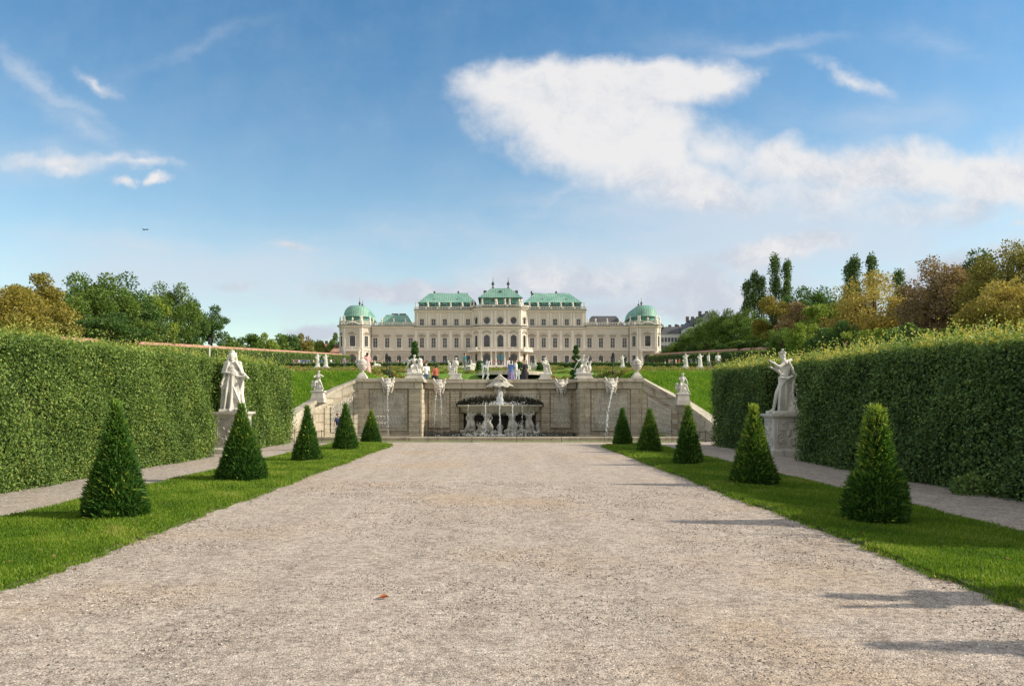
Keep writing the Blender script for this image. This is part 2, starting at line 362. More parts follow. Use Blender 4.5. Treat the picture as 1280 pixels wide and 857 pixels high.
YB = sorted(set([-200, -50, 0, 20, 36, 37, 38, 39, 40.15, 40.3, 41, 42, 43, 44, 45, 46, 48, 50, 52, 54, 56, 58, 61, 65, 80, 100, 130, 160, 200, 240, 262, 285, 290, 300, 340, 600, 1200, 3000]))
XB = sorted([s*x+.1 for x in (0, 3, 6, 7.0, 7.3, 7.6, 7.9, 8.2, 9, 10, 12, 16, 20, 30, 50, 60, 80, 150, 400, 1500, 3500) for s in ((-1, 1) if x else (1,))])
sheet('ground', XB, YB, M['turf_up'])
def flat(name, pts, z, m, kind='structure'):
    mb = MB(); mb.add([(x, y, z) for x, y in pts], [tuple(range(len(pts)))]); return tag(mb.build(name, m, fix=False), kind=kind)
flat('woodland_floor_left', [(-60, -30), (-9.6, -30), (-9.6, 36.9), (-60, 36.9)], .004, M['soil'])
flat('woodland_floor_right', [(9.3, -30), (60, -30), (60, 36.9), (9.3, 36.9)], .004, M['soil'])
# gravel as one fine grid with slight real unevenness
def gravel_sheet(name, x0, x1, y0, y1, m, z, nx, ny, amp):
    X, Y = np.meshgrid(np.linspace(x0, x1, nx), np.linspace(y0, y1, ny))
    Z = z+amp*(np.sin(X*1.7+Y*.6)+np.sin(X*.8-Y*1.3+1)+.6*np.sin(X*3.1+Y*2.3))
    vs = np.stack([X, Y, Z], -1).reshape(-1, 3)
    fs = [(j*nx+i, j*nx+i+1, (j+1)*nx+i+1, (j+1)*nx+i) for j in range(ny-1) for i in range(nx-1)]
    mb = MB(); mb.add(vs.tolist(), fs); return tag(mb.build(name, m, smooth=True, fix=False), kind='structure')
gravel_sheet('gravel_avenue', -6.6, 6.2, -12, 37.0, M['gravel'], .016, 60, 160, .0022)
flat('side_path_left', [(-9.6, -12), (-6.6, -12), (-6.6, 37), (-9.9, 37)], .012, M['gravel_side'])
flat('side_path_right', [(6.2, -12), (9.3, -12), (10.2, 37), (6.2, 37)], .012, M['gravel_side'])

# grass strips: raised turf slab with a wandering edge
def edge_noise(y, s): return .03*math.sin(y*.9+s)+.018*math.sin(y*5.3+2*s)+.02*math.sin(y*13.7+s*3)+.018*math.sin(y*31.3+s)*math.sin(y*3.)
LS = dict(inn=-4.26, out=-6.9, end=33.9, tip=31.0, s=1.)
RS = dict(inn=4.12, out=6.45, end=32.4, tip=30.2, s=5.)
def inner_at(S, y):
    x = S['inn']+edge_noise(y, S['s'])
    if y > S['tip']: 
        k = (y-S['tip'])/(S['end']-S['tip']); x += (S['out']-S['inn'])*.9*k**1.6
    return x
def strip(S, name):
    ys = list(np.arange(-10, S['end'], .12)); mb = MB(); vs = []
    for y in ys:
        a = inner_at(S, y); b = S['out']+edge_noise(y, S['s']+9)*.8
        sg = 1 if b > a else -1
        vs += [(a, y, .0), (a+sg*.03, y, .045), (b-sg*.03, y, .045), (b, y, 0.)]
    n = len(ys); fs = [(j*4+i, j*4+i+1, (j+1)*4+i+1, (j+1)*4+i) for j in range(n-1) for i in range(3)]
    mb.add(vs, fs); tag(mb.build(name, M['turf'], fix=False), kind='structure')
strip(LS, 'lawn_strip_left'); strip(RS, 'lawn_strip_right')
def blades(S, name, label):
    L = Leaves()
    for y0, y1, den, ln, wd in ((4.5, 9, 6500, .045, .008), (9, 14, 4200, .05, .010), (14, 22, 1900, .055, .014), (22, 34, 900, .06, .02)):
        wdt = abs(S['out']-S['inn'])+.2; n = int(den*wdt*(y1-y0))
        y = rng.uniform(y0, min(y1, S['end']), n); sg = 1 if S['out'] > S['inn'] else -1
        a = np.array([inner_at(S, q) for q in y]); x = a+sg*(rng.uniform(0, 1, n)*(np.abs(S['out']-a)+.10)-.05)+rng.normal(0, .03, n)
        # sparse, clumpy blades at the very edge
        off0 = (x-a)*sg; bare = (off0 < .16) & ((np.sin(y*6.1+S['s'])+np.sin(y*2.3)+np.sin(y*17.)+rng.normal(0, .7, n)) > .6+off0*9)
        x, y, a = x[~bare], y[~bare], a[~bare]; n = len(x)
        C = np.stack([x, y, np.full(n, .04)], 1); off = (x-a)*sg; C[:, 2] = np.where(off < .02, .016, .042)
        clump = np.sin(x*3.1+y*1.7)+np.sin(x*1.3-y*2.9+2)+np.sin(x*7+y*5)
        D = rnorm(n, .45); D[:, 2] = 1; N = rnorm(n)
        hgt = ln*rng.uniform(.6, 1.35, n)*(1+.12*clump)
        L.add(C, D, N, hgt, np.full(n, wd), rng.beta(2.2, 2.6, n)+.07*clump)
    tag(link(name, L.mesh(name), M['blades']), label, 'grass', kind='stuff')
blades(LS, 'grass_blades', 'mown grass of the sunlit left strip'); blades(RS, 'grass_blades', 'mown grass of the shaded right strip')
# loose pebbles and crumbs on the gravel
def pebbles(name, n, yr, xr, smin, smax, m, label):
    y = yr[0]+(yr[1]-yr[0])*rng.uniform(0, 1, n)**1.6; x = rng.uniform(xr[0], xr[1], n)
    cl = np.sin(x*2.1+y*3.3)+np.sin(x*4.7-y*1.9+2)+np.sin(x*1.1-y*5.2)+np.sin(x*9.3+y*7.1); keep = rng.normal(0, 1.3, n) < cl; x, y = x[keep], y[keep]; n = len(x)
    s = rng.uniform(smin, smax, n)*(1+.05*(y-4))
    oc = np.array([(1, 0, 0), (0, 1, 0), (-1, 0, 0), (0, -1, 0), (0, 0, .6), (0, 0, -.6)], float)
    V = oc[None]*s[:, None, None]*rng.uniform(.6, 1.3, (n, 1, 3)); an = rng.uniform(0, 6.28, n); c, q = np.cos(an), np.sin(an)
    X = V[..., 0]*c[:, None]-V[..., 1]*q[:, None]; Y = V[..., 0]*q[:, None]+V[..., 1]*c[:, None]
    V = np.stack([X+x[:, None], Y+y[:, None], V[..., 2]+.017+.15*s[:, None]], -1)
    tri = np.array([(0, 1, 4), (1, 2, 4), (2, 3, 4), (3, 0, 4), (1, 0, 5), (2, 1, 5), (3, 2, 5), (0, 3, 5)])
    T = V[:, tri].reshape(-1, 3); me = quads(name, T, 3, np.repeat(rng.uniform(0, 1, n), 8))
    tag(link(name, me, m), label, 'gravel', kind='stuff')
def pebmat():
    m, t, b, o = newmat('pebble_mix'); a = t.node('ShaderNodeAttribute', attribute_name='rnd').outputs['Fac']
    t.l.new(t.ramp(a, [(0, (.06, .045, .035)), (.35, (.24, .19, .16)), (.75, (.52, .44, .38)), (1, (.85, .8, .72))]), b.inputs['Base Color']); b.inputs['Roughness'].default_value = .9
    return m
pebbles('loose_gravel', 130000, (3.6, 16), (-6.5, 6), .0022, .0085, pebmat(), 'loose small stones lying over the avenue')

# litter along the lawn edges
L = Leaves()
for S in (LS, RS):
    n = 900; y = rng.uniform(5, 30, n); sg = 1 if S['out'] > S['inn'] else -1; cl = (np.sin(y*1.3+S['s'])+np.sin(y*3.7)+rng.normal(0, .8, n)) > .5; y = y[cl]; n = len(y)
    x = np.array([inner_at(S, q) for q in y])-sg*np.abs(rng.normal(0, .09, n)); C = np.stack([x, y, np.full(n, .026)], 1); D = rnorm(n); D[:, 2] *= .25; Nn = rnorm(n, .3); Nn[:, 2] = 1
    L.add(C, D, Nn, rng.uniform(.02, .055, n), rng.uniform(.012, .03, n), rng.uniform(0, 1, n))
    n = 260; y = rng.uniform(5, 30, n); x = S['inn']+sg*rng.uniform(0, 2.4, n); C = np.stack([x, y, np.full(n, .085)], 1); D = rnorm(n); D[:, 2] *= .3; L.add(C, D, Nn[:1]+rnorm(n, .3), rng.uniform(.025, .055, n), rng.uniform(.015, .035, n), rng.uniform(0, 1, n))
M['litter'] = leafmat('litter', [(0, (.09, .04, .02)), (.5, (.24, .12, .05)), (1, (.42, .30, .12))], .1)
tag(link('leaf_litter', L.mesh('litter'), M['litter']), 'small dry leaves scattered along the lawn edges', 'leaves', kind='stuff')
# fallen leaves
mb = MB(); mb.add([(0, 0, .01), (.035, .03, .03), (.09, 0, .012), (.03, -.035, .028), (.045, 0, .006)], [(0, 3, 4), (0, 4, 1), (1, 4, 2), (4, 3, 2)]); lme = mb.mesh('fallen_leaf')
M['deadleaf'] = mat('deadleaf', (.36, .12, .04), .7, .3, 30, 0)
M['deadleaf2'] = mat('deadleaf2', (.10, .04, .02), .7, .3, 30, 0)
lf = [((487-622)*6.28/F, 6.28, 'curled orange leaf lying alone on the gravel left of the middle', 1.2, 0), (WX(788, 10.6), 10.6, 'small dark red leaf on the gravel right of the middle', .8, 1), (WX(728, 6.3), 6.3, 'tiny dark brown leaf on the gravel below the fountain', .45, 1), (WX(1100, 8.3), 8.3, 'brown dry leaf lying on the gravel near the right lawn edge', .8, 0)]
for x, y, lb, s, k in lf:
    me = lme.copy(); o = link('fallen_leaf', me, M['deadleaf2' if k else 'deadleaf'], None, (x, y, .02), x*3); o.scale = (s, s, s); tag(o, lb, 'leaf')

# ------------------------------------------------------------------ hedges
def und(a, b): return .05*np.sin(a*1.9+b*2.3)+.04*np.sin(a*.8-b*1.5+1)+.03*np.sin(a*4.1+b*3.3)
def patch(L, o, u, v, n, den, size, rlo=.0, rhi=1., jit=.09):
    o, u, v, n = map(lambda q: np.array(q, float), (o, u, v, n))
    A = np.linalg.norm(np.cross(u, v)); N = int(A*den); 
    if N < 1: return
    a = rng.uniform(0, 1, N); b = rng.uniform(0, 1, N)
    C = o+a[:, None]*u+b[:, None]*v
    C += n*(und(C[:, 1], C[:, 2]*1.+C[:, 0])[:, None]+rng.normal(-.02, jit, N)[:, None])
    Nn = nrm(n+rnorm(N, .55)); D = rnorm(N, .8)+np.array([0, 0, -.35])+.25*n
    D = D-.6*np.sum(D*Nn, 1)[:, None]*Nn
    s = size*rng.uniform(.6, 1.3, N)
    L.add(C, D, Nn, s, s*.62, rlo+(rhi-rlo)*rng.beta(2.2, 3.2, N))
def shoots(L, x0, x1, y0, y1, h, n, size, hi=.35):
    cx = rng.uniform(x0, x1, n); cy = rng.uniform(y0, y1, n); H = rng.gamma(2.2, hi/3.2, n).clip(.03, hi*2.); lean = rng.normal(0, .22, (n, 2))
    kk = 9; tt = (np.arange(kk)[None]+rng.uniform(0, 1, (n, kk)))/kk
    C = np.stack([cx[:, None]+lean[:, :1]*tt*H[:, None], cy[:, None]+lean[:, 1:]*tt*H[:, None], h(cy)[:, None]-.04+tt*H[:, None]], -1).reshape(-1, 3)
    N = len(C); D = rnorm(N, .8); D[:, 2] += .5; s = size*rng.uniform(.6, 1.1, N)
    L.add(C, D, rnorm(N), s, s*.6, rng.beta(4, 2.0, N)*.5+.55)  # yellowish shoots, coloured still lighter for the sun on the hedge top
def hedge(name, label, face, nx, y0, y1, h, th, m, bands, ends=(1, 1), shoot=22, topden=700, rhi=1., niche=None):
    t_ = thing(name, label, 'hedge', (face-nx*th/2, (y0+y1)/2, 0))
    L = Leaves(); cx = face; bx = face-nx*th
    for ya, yb, den, sz in bands:
        ya, yb = max(ya, y0), min(yb, y1)
        if yb <= ya: continue
        st = np.arange(ya, yb, 2.)
        for s in st:
            e = min(s+2, yb); hm = float(h((s+e)/2))
            patch(L, (cx, s, 0), (0, e-s, 0), (0, 0, hm), (nx, 0, 0), den, sz, 0, rhi)
            patch(L, (cx, s, hm), (0, e-s, 0), (-nx*th, 0, 0), (0, 0, 1), topden, sz, .35, 1.1)  # top leaves drawn from the lighter range, sunlight painted in
            patch(L, (bx, s, 0), (0, e-s, 0), (0, 0, hm), (-nx, 0, 0), 120, .1, 0, rhi)
        nn = int(shoot*th*(yb-ya)); shoots(L, min(cx, bx), max(cx, bx), ya, yb, h, nn, sz*1.0)
    if ends[0]: patch(L, (cx, y0, 0), (-nx*th, 0, 0), (0, 0, float(h(y0))), (0, -1, 0), 1300, .065, 0, rhi)
    if ends[1]: patch(L, (cx, y1, 0), (-nx*th, 0, 0), (0, 0, float(h(y1))), (0, 1, 0), 800, .065, 0, rhi)
    if niche:
        na, nb, dp = niche; hm = float(h((na+nb)/2)); bxx = face-nx*dp
        patch(L, (bxx, na, 0), (0, nb-na, 0), (0, 0, hm), (nx, 0, 0), 1500, .065, 0, rhi)
        patch(L, (bxx, na, hm), (0, nb-na, 0), (-nx*(th-dp), 0, 0), (0, 0, 1), topden, .065, .35, 1.1)
        shoots(L, min(bxx, bx), max(bxx, bx), na, nb, h, int(shoot*(th-dp)*(nb-na)), .065)
    me = L.mesh('foliage'); me.transform(Matrix.Translation(-Vector(t_.location))); link('foliage', me, m, t_)
    # dark solid filler, near-black so leaf gaps read as deep shade
    mb = MB()
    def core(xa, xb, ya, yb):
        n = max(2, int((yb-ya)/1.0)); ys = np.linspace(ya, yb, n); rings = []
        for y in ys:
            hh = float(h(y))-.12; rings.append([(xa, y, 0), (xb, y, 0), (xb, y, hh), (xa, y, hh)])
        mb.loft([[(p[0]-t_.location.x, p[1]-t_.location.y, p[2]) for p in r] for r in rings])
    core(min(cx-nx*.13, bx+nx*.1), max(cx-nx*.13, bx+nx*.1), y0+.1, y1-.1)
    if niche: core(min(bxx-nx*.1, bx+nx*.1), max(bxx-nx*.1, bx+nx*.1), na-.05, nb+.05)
    mb.build('shade_core', M['core'], t_)
    return t_
hl = lambda y: 2.72+.0175*np.asarray(y)+.04*np.sin(np.asarray(y)*.9)
hr = lambda y: 2.52+.0185*np.asarray(y)+.04*np.sin(np.asarray(y)*.8+1)
bandsL = [(-8, 11, 250, .11), (11, 17, 2900, .052), (17, 25, 2200, .060), (25, 40, 1200, .08)]
hedge('clipped_hedge', 'long sunlit hornbeam hedge left of the avenue, nearer than the draped statue', -9.12, 1, -8, 24.2, hl, 2.4, M['hedge_sun'], bandsL, (0, 1), niche=(24.2, 27.0, 1.3))
hedge('clipped_hedge', 'short sunlit hornbeam hedge between the draped statue and the left ramp', -9.15, 1, 27.0, 33.7, hl, 2.4, M['hedge_sun'], bandsL, (1, 1))
bandsR = [(-8, 10, 250, .11), (10, 17, 1800, .068), (17, 25, 1500, .074), (25, 40, 1200, .08)]
hedge('clipped_hedge', 'long shaded hornbeam hedge with yellow top shoots right of the avenue', 8.83, -1, 8.1, 22.3, hr, 2.4, M['hedge_shade'], bandsR, (1, 1), 95, niche=(22.3, 25.6, 1.35), rhi=.85)
hedge('clipped_hedge', 'short shaded hornbeam hedge between the leaning statue and the right ramp', 8.9, -1, 25.6, 31.4, hr, 2.4, M['hedge_shade'], bandsR, (1, 1), 95, rhi=.85)
hedge('clipped_hedge', 'hornbeam hedge on the right nearest the camera', 8.83, -1, -8, 4.7, hr, 2.4, M['hedge_shade'], bandsR, (1, 1), 30, rhi=.85)
# little bush at the foot of the right hedge
def leafball(L, c, r, n, size, lo=0, hi=1, squash=1.):
    D = nrm(rnorm(n)); rad = r*(1-.35*rng.uniform(0, 1, n)**2); C = np.array(c)+D*rad[:, None]*np.array([1, 1, squash])
    s = size*rng.uniform(.6, 1.3, n); L.add(C, D*.5+rnorm(n, .7), nrm(D+rnorm(n, .6)), s, s*.6, lo+(hi-lo)*rng.beta(2.3, 2.6, n))
L = Leaves(); leafball(L, (0, 0, .15), .3, 700, .07, .2, .8, .7); leafball(L, (.1, .3, .12), .22, 400, .07, .2, .8, .7)
bt = thing('bush', 'small low green bush at the foot of the shaded right hedge', 'bush', (8.55, 13.75, 0)); link('foliage', L.mesh('foliage'), M['hedge_shade'], bt)
mb = MB()
for k in range(5): mb.tube([(0, 0, 0), (.08*math.cos(k*1.3), .12*math.sin(k*1.3), .22)], [.01, .004], 5)
mb.build('stem', M['bark'], bt)

# ------------------------------------------------------------------ yew cones
def cone_mesh(seed, r, h, prof, n=15000, sun_tip=.0):  # last argument paints sunlit yellow into the upper shoots and tuft
    global rng
    rng = np.random.default_rng(seed); L = Leaves()
    r = r*.86
    def rad(z): return r*np.interp(z/h, [a for a, b in prof], [b for a, b in prof])
    z = h*(1-np.sqrt(rng.uniform(0, 1, n*2))); z = z[:n]; an = rng.uniform(0, 2*np.pi, n)
    lump = 1+.05*np.sin(an*3+z*5+seed)+.035*np.sin(an*7-z*9)+rng.normal(0, .03, n)
    rr = rad(z)*lump; out_ = np.stack([np.cos(an), np.sin(an), np.zeros(n)], 1)
    C = out_*rr[:, None]; C[:, 2] = z+.02
    C -= out_*rng.uniform(0, .05, n)[:, None]
    D = out_*rng.uniform(.3, 1., n)[:, None]+rnorm(n, .35); D[:, 2] += rng.uniform(.2, 1., n)
    ln = rng.gamma(4, .0145, n).clip(.02, .13); tip = (z/h)
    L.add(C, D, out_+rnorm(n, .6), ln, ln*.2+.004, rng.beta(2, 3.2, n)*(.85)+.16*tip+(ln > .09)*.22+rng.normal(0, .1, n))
    # projecting new shoots, the upper ones coloured yellower as if sunlit
    m = 420; z = h*rng.uniform(0.02, 1.0, m)**.7; an = rng.uniform(0, 2*np.pi, m); o_ = np.stack([np.cos(an), np.sin(an), np.zeros(m)], 1)
    base = o_*rad(z)[:, None]; base[:, 2] = z; D = nrm(o_*.8+np.array([0, 0, .9])+rnorm(m, .2)); ll = rng.uniform(.04, .13, m)
    for q in range(6):
        C = base+D*(ll*(q/6))[:, None]; DD = D+rnorm(m, .5); L.add(C, DD, rnorm(m), np.full(m, .035), np.full(m, .010), np.full(m, .60)+.2*z/h+rng.uniform(-.25, .15, m)+sun_tip*z/h*1.5)
    # leader tuft, with sunlit yellow put into its colour
    m = 260; D = rnorm(m, .30); D[:, 2] = 1; C = np.zeros((m, 3)); C[:, 2] = h-.06+rng.uniform(-.05, .05, m); C[:, :2] = rng.normal(0, .03, (m, 2))
    L.add(C, D, rnorm(m), rng.uniform(.05, .14, m), np.full(m, .013), rng.uniform(.6, .9, m)+sun_tip)
    fol = L.mesh('foliage')
    mb = MB(); mb.lathe([(max(.005, rad(q*h)*.86), q*h*.97+.03) for q in np.linspace(0, 1, 16)], n=20, wob=lambda a, zz: .05*math.sin(a*3+zz*5+seed))  # dark inner cone, shade painted behind the sprigs
    core = mb.mesh('shade_core', True); mb = MB(); mb.tube([(0, 0, 0), (0, 0, h*.3)], [.05, .04], 8); return fol, core, mb.mesh('trunk', True)
PRa = [(0, .88), (.04, .98), (.1, 1.), (.3, .76), (.6, .42), (.85, .17), (1, .03)]
PRb = [(0, .84), (.05, .98), (.12, 1.), (.22, .88), (.5, .54), (.8, .22), (1, .03)]
PRc = [(0, .88), (.06, .98), (.16, 1.), (.32, .88), (.42, .74), (.48, .50), (.7, .40), (.88, .28), (.97, .2), (1, .08)]
PRd = [(0, .92), (.08, 1.), (.2, .90), (.6, .50), (.9, .17), (1, .06)]
cones = [(145, 11.05, .46, 1.66, PRb, 'nearest clipped yew cone on the left lawn, dark and dense', 0),
         (302, 16.5, .57, 1.64, PRa, 'broad clipped yew cone in front of the draped statue', 0),
         (384, 22.1, .46, 1.60, PRa, 'yew cone third from the camera on the left lawn', 0),
         (432, 28.0, .50, 1.69, PRd, 'bushy yew cone fourth from the camera on the left lawn', 0),
         (464, 33.4, .48, 1.42, PRd, 'small yew cone nearest the fountain on the left lawn', 0),
         (1095, 10.6, .44, 1.60, PRc, 'nearest yew on the right lawn, stepped waist and ragged yellow top', .14),
         (942, 15.6, .50, 1.62, PRa, 'clipped yew cone with yellow top in front of the leaning statue', .22),
         (860, 20.9, .41, 1.62, PRd, 'slender yew cone third from the camera on the right lawn', .1),
         (812, 26.6, .46, 1.50, PRd, 'stout yew cone fourth from the camera on the right lawn', 0),
         (778, 31.4, .43, 1.53, PRd, 'small yew cone nearest the fountain on the right lawn', 0)]
for k, (px, Y, r, h, pr, lb, tb) in enumerate(cones):
    o = thing('yew_cone', lb, 'topiary', (WX(px, Y-.3), Y-.3, -.03), k*1.3, 'clipped yew cones along the avenue')
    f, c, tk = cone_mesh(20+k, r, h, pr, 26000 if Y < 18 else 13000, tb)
    link('foliage', f, M['yew'], o); link('shade_core', c, M['core'], o); link('trunk', tk, M['bark'], o)
# one more of the row just outside the frame: its shadow falls on the gravel
f, c, tk = cone_mesh(40, .44, 1.6, PRa, 5000)
o = thing('yew_cone', 'yew cone of the right row nearest the camera', 'topiary', (5.25, 4.85, .0), 0, 'clipped yew cones along the avenue')
link('foliage', f, M['yew'], o); link('shade_core', c, M['core'], o); link('trunk', tk, M['bark'], o)
rng = np.random.default_rng(99)

# ------------------------------------------------------------------ organic sculpting
def cap(mb, p0, r0, p1, r1, n=10):
    p0, p1 = Vector(p0), Vector(p1); d = p1-p0; Ln = d.length
    if Ln < 1e-5: d = Vector((0, 0, 1))
    d = d.normalized(); u = d.cross(Vector((0, 1, 0)) if abs(d.y) < .9 else Vector((1, 0, 0))).normalized(); w_ = d.cross(u)
    rings = []
    for a in (-85, -50, -20): rings.append((p0+d*r0*math.sin(R(a)), r0*math.cos(R(a))))
    for a in (20, 50, 85): rings.append((p1+d*r1*math.sin(R(a)), r1*math.cos(R(a))))
    mb.loft([[tuple(c+u*r*math.cos(2*math.pi*i/n)+w_*r*math.sin(2*math.pi*i/n)) for i in range(n)] for c, r in rings])
def ellip(mb, c, rx, ry, rz, n=12, rot=None):
    rings = []
    for a in (-84, -60, -35, -10, 10, 35, 60, 84):
        z = math.sin(R(a)); r = math.cos(R(a)); ring = []
        for i in range(n):
            p = Vector((rx*r*math.cos(2*math.pi*i/n), ry*r*math.sin(2*math.pi*i/n), rz*z))
            if rot is not None: p = rot @ p
            ring.append((c[0]+p.x, c[1]+p.y, c[2]+p.z))
        rings.append(ring)
    mb.loft(rings)
def sculpt(mb, voxel, smooth=2, name='body', disp=0.):
    me = mb.mesh('tmp'); o = bpy.data.objects.new('tmp', me); COL.objects.link(o)
    r = o.modifiers.new('r', 'REMESH'); r.mode = 'VOXEL'; r.voxel_size = voxel; r.use_smooth_shade = True
    if smooth:
        s = o.modifiers.new('s', 'SMOOTH'); s.iterations = smooth; s.factor = .5
    dg = bpy.context.evaluated_depsgraph_get(); out_ = bpy.data.meshes.new_from_object(o.evaluated_get(dg)); out_.name = name
    bpy.data.objects.remove(o); bpy.data.meshes.remove(me); out_.materials.clear(); return out_
def human(mb, s=1., J=None, fat=1., head=True, legs=True):
    """1.75 m figure facing -Y ; J overrides joints. Returns joints."""
    j = dict(pel=(0, 0, .95), chest=(0, 0, 1.27), neck=(0, .01, 1.47), head=(0, -.015, 1.63),
             sl=(-.185, .01, 1.41), el=(-.25, .03, 1.12), wl=(-.25, -.06, .86), sr=(.185, .01, 1.41), er=(.25, .03, 1.12), wr=(.25, -.06, .86),
             hl=(-.09, 0, .92), kl=(-.10, -.02, .50), al=(-.10, .03, .08), tl=(-.12, -.14, .03), hr=(.09, 0, .92), kr=(.10, -.02, .50), ar=(.10, .03, .08), tr=(.12, -.14, .03))
    j.update(J or {}); j = {k: Vector(v)*s for k, v in j.items()}; f = fat*s
    ellip(mb, j['pel'], .165*f, .12*f, .13*s); ellip(mb, j['chest'], .165*f, .115*f, .18*s)
    cap(mb, j['pel'], .125*f, j['chest'], .13*f); cap(mb, j['sl'], .065*f, j['sr'], .065*f); cap(mb, j['chest'], .10*f, j['neck'], .052*f)
    if head:
        cap(mb, j['neck'], .052*f, j['head'], .06*s); ellip(mb, j['head'], .076*s, .095*s, .115*s)
        h = j['head']; fw = Vector((0, -1, 0)); cap(mb, h+fw*.09*s, .014*s, h+fw*.10*s+Vector((0, 0, -.03))*s, .017*s, 6)
        cap(mb, h+Vector((-.035, -.083, .03))*s, .012*s, h+Vector((.035, -.083, .03))*s, .012*s, 6); ellip(mb, h+Vector((0, -.06, -.09))*s, .032*s, .03*s, .03*s)
        for q in (-1, 1): ellip(mb, h+Vector((q*.077, .005, -.01))*s, .012*s, .022*s, .03*s, 8)
    for q in 'lr':
        cap(mb, j['s'+q], .058*f, j['e'+q], .043*f); cap(mb, j['e'+q], .043*f, j['w'+q], .030*f)
        d = (j['w'+q]-j['e'+q]).normalized(); cap(mb, j['w'+q], .032*s, j['w'+q]+d*.08*s, .036*s)
        side = d.cross(Vector((0, 0, 1)) if abs(d.z) < .8 else Vector((0, 1, 0))).normalized(); pm = j['w'+q]+d*.09*s
        for k in range(4): cap(mb, pm+side*(k-1.5)*.018*s, .011*s, pm+side*(k-1.5)*.022*s+d*(.075-.008*abs(k-1.5))*s, .009*s, 6)
        cap(mb, j['w'+q]+d*.03*s, .014*s, j['w'+q]+d*.08*s+side*.055*s, .010*s, 6)
        if legs:
            cap(mb, j['h'+q], .092*f, j['k'+q], .060*f); cap(mb, j['k'+q], .060*f, j['a'+q], .038*f); cap(mb, j['a'+q], .042*s, j['t'+q], .034*s)
    return j
def folds(mb, pts_top, pts_bot, r0, r1, sag=0.):
    for a, b in zip(pts_top, pts_bot):
        a, b = Vector(a), Vector(b); m_ = (a+b)/2+Vector((random.uniform(-.03, .03), random.uniform(-.03, .03), -sag))
        cap(mb, a, r0, m_, (r0+r1)/2, 7); cap(mb, m_, (r0+r1)/2, b, r1, 7)
def skirt(mb, c, zt, zb, rt, rb, n=16, sh=(0, 0), seed=1, r=.04):
    rd = random.Random(seed); tp = []; bt_ = []
    for i in range(n):
        a = 2*math.pi*i/n+rd.uniform(-.1, .1); k = rb*rd.uniform(.82, 1.1)
        tp.append((c[0]+rt*math.cos(a), c[1]+rt*.75*math.sin(a), zt)); bt_.append((c[0]+sh[0]+k*math.cos(a), c[1]+sh[1]+k*.8*math.sin(a), zb+rd.uniform(0, .04)))
    folds(mb, tp, bt_, r, r*1.15)
    cap(mb, (c[0], c[1], zt), rt*.95, (c[0]+sh[0]*.5, c[1]+sh[1]*.5, (zt+zb)/2), (rt+rb)*.42, 12)
    cap(mb, (c[0]+sh[0]*.5, c[1]+sh[1]*.5, (zt+zb)/2), (rt+rb)*.42, (c[0]+sh[0], c[1]+sh[1], zb+.1), rb*.7, 12)

def pedestal(parent_name, label, x, y, w_, h, m, relief_side=True):
    o = thing(parent_name, label, 'pedestal', (x, y, .012)); a = w_/2
    mb = MB(); mb.frust(0, 0, 0, .16, a, a, a, a).frust(0, 0, .16, .22, a-.02, a-.02, a-.07, a-.07); mb.build('base', m, o)
    mb = MB(); mb.frust(0, 0, .22, h-.16, a-.09, a-.09, a-.09, a-.09)
    for yy, sg in ((-(a-.09), -1), ((a-.09), 1)):
        pass
    mb.build('shaft', m, o)
    mb = MB(); mb.frust(0, 0, h-.16, h-.08, a-.08, a-.08, a-.01, a-.01).frust(0, 0, h-.08, h, a+.02, a+.02, a+.02, a+.02); mb.build('cap', m, o)
    # carved panel: octagonal frame with scrollwork in relief on the front and the avenue side
    for rot in (0, math.pi/2 if x < 0 else -math.pi/2):
        mb = MB(); d0 = a-.09; ww = a-.2; z0, z1 = .32, h-.26; c_ = .08
        pts = [(-ww+c_, z0), (ww-c_, z0), (ww, z0+c_), (ww, z1-c_), (ww-c_, z1), (-ww+c_, z1), (-ww, z1-c_), (-ww, z0+c_)]
        for q in range(8):
            p, p2 = pts[q], pts[(q+1) % 8]; mb.tube([(p[0], -d0-.004, p[1]), (p2[0], -d0-.004, p2[1])], .016, 6)
        rd = random.Random(int(x*10)); zc = (z0+z1)/2; hh = (z1-z0)/2-.07
        for sx in (-1, 1):
            for q in range(7):
                cx, cz = rd.uniform(.04, ww-.09), zc+rd.uniform(-hh, hh); rr = rd.uniform(.05, .09)
                mb.tube([(sx*(cx+rr*math.cos(g)*(1-g/9)), -d0-.006, cz+rr*math.sin(g)*(1-g/9)) for g in np.linspace(0, 5.5, 10)], [.028-.0018*g for g in range(10)], 5)
        ellip(mb, (0, -d0, zc), .08, .035, .11)
        mb.build('relief_panel', m, o, rz=rot, smooth=True)
    return o
pedestal('pedestal', 'carved stone pedestal under the draped statue at the left hedge', -9.0, 25.85, 1.12, 1.42, M['marble'])
pedestal('pedestal', 'carved stone pedestal under the leaning statue at the right hedge', 9.42, 25.05, 1.12, 1.36, M['marble'])
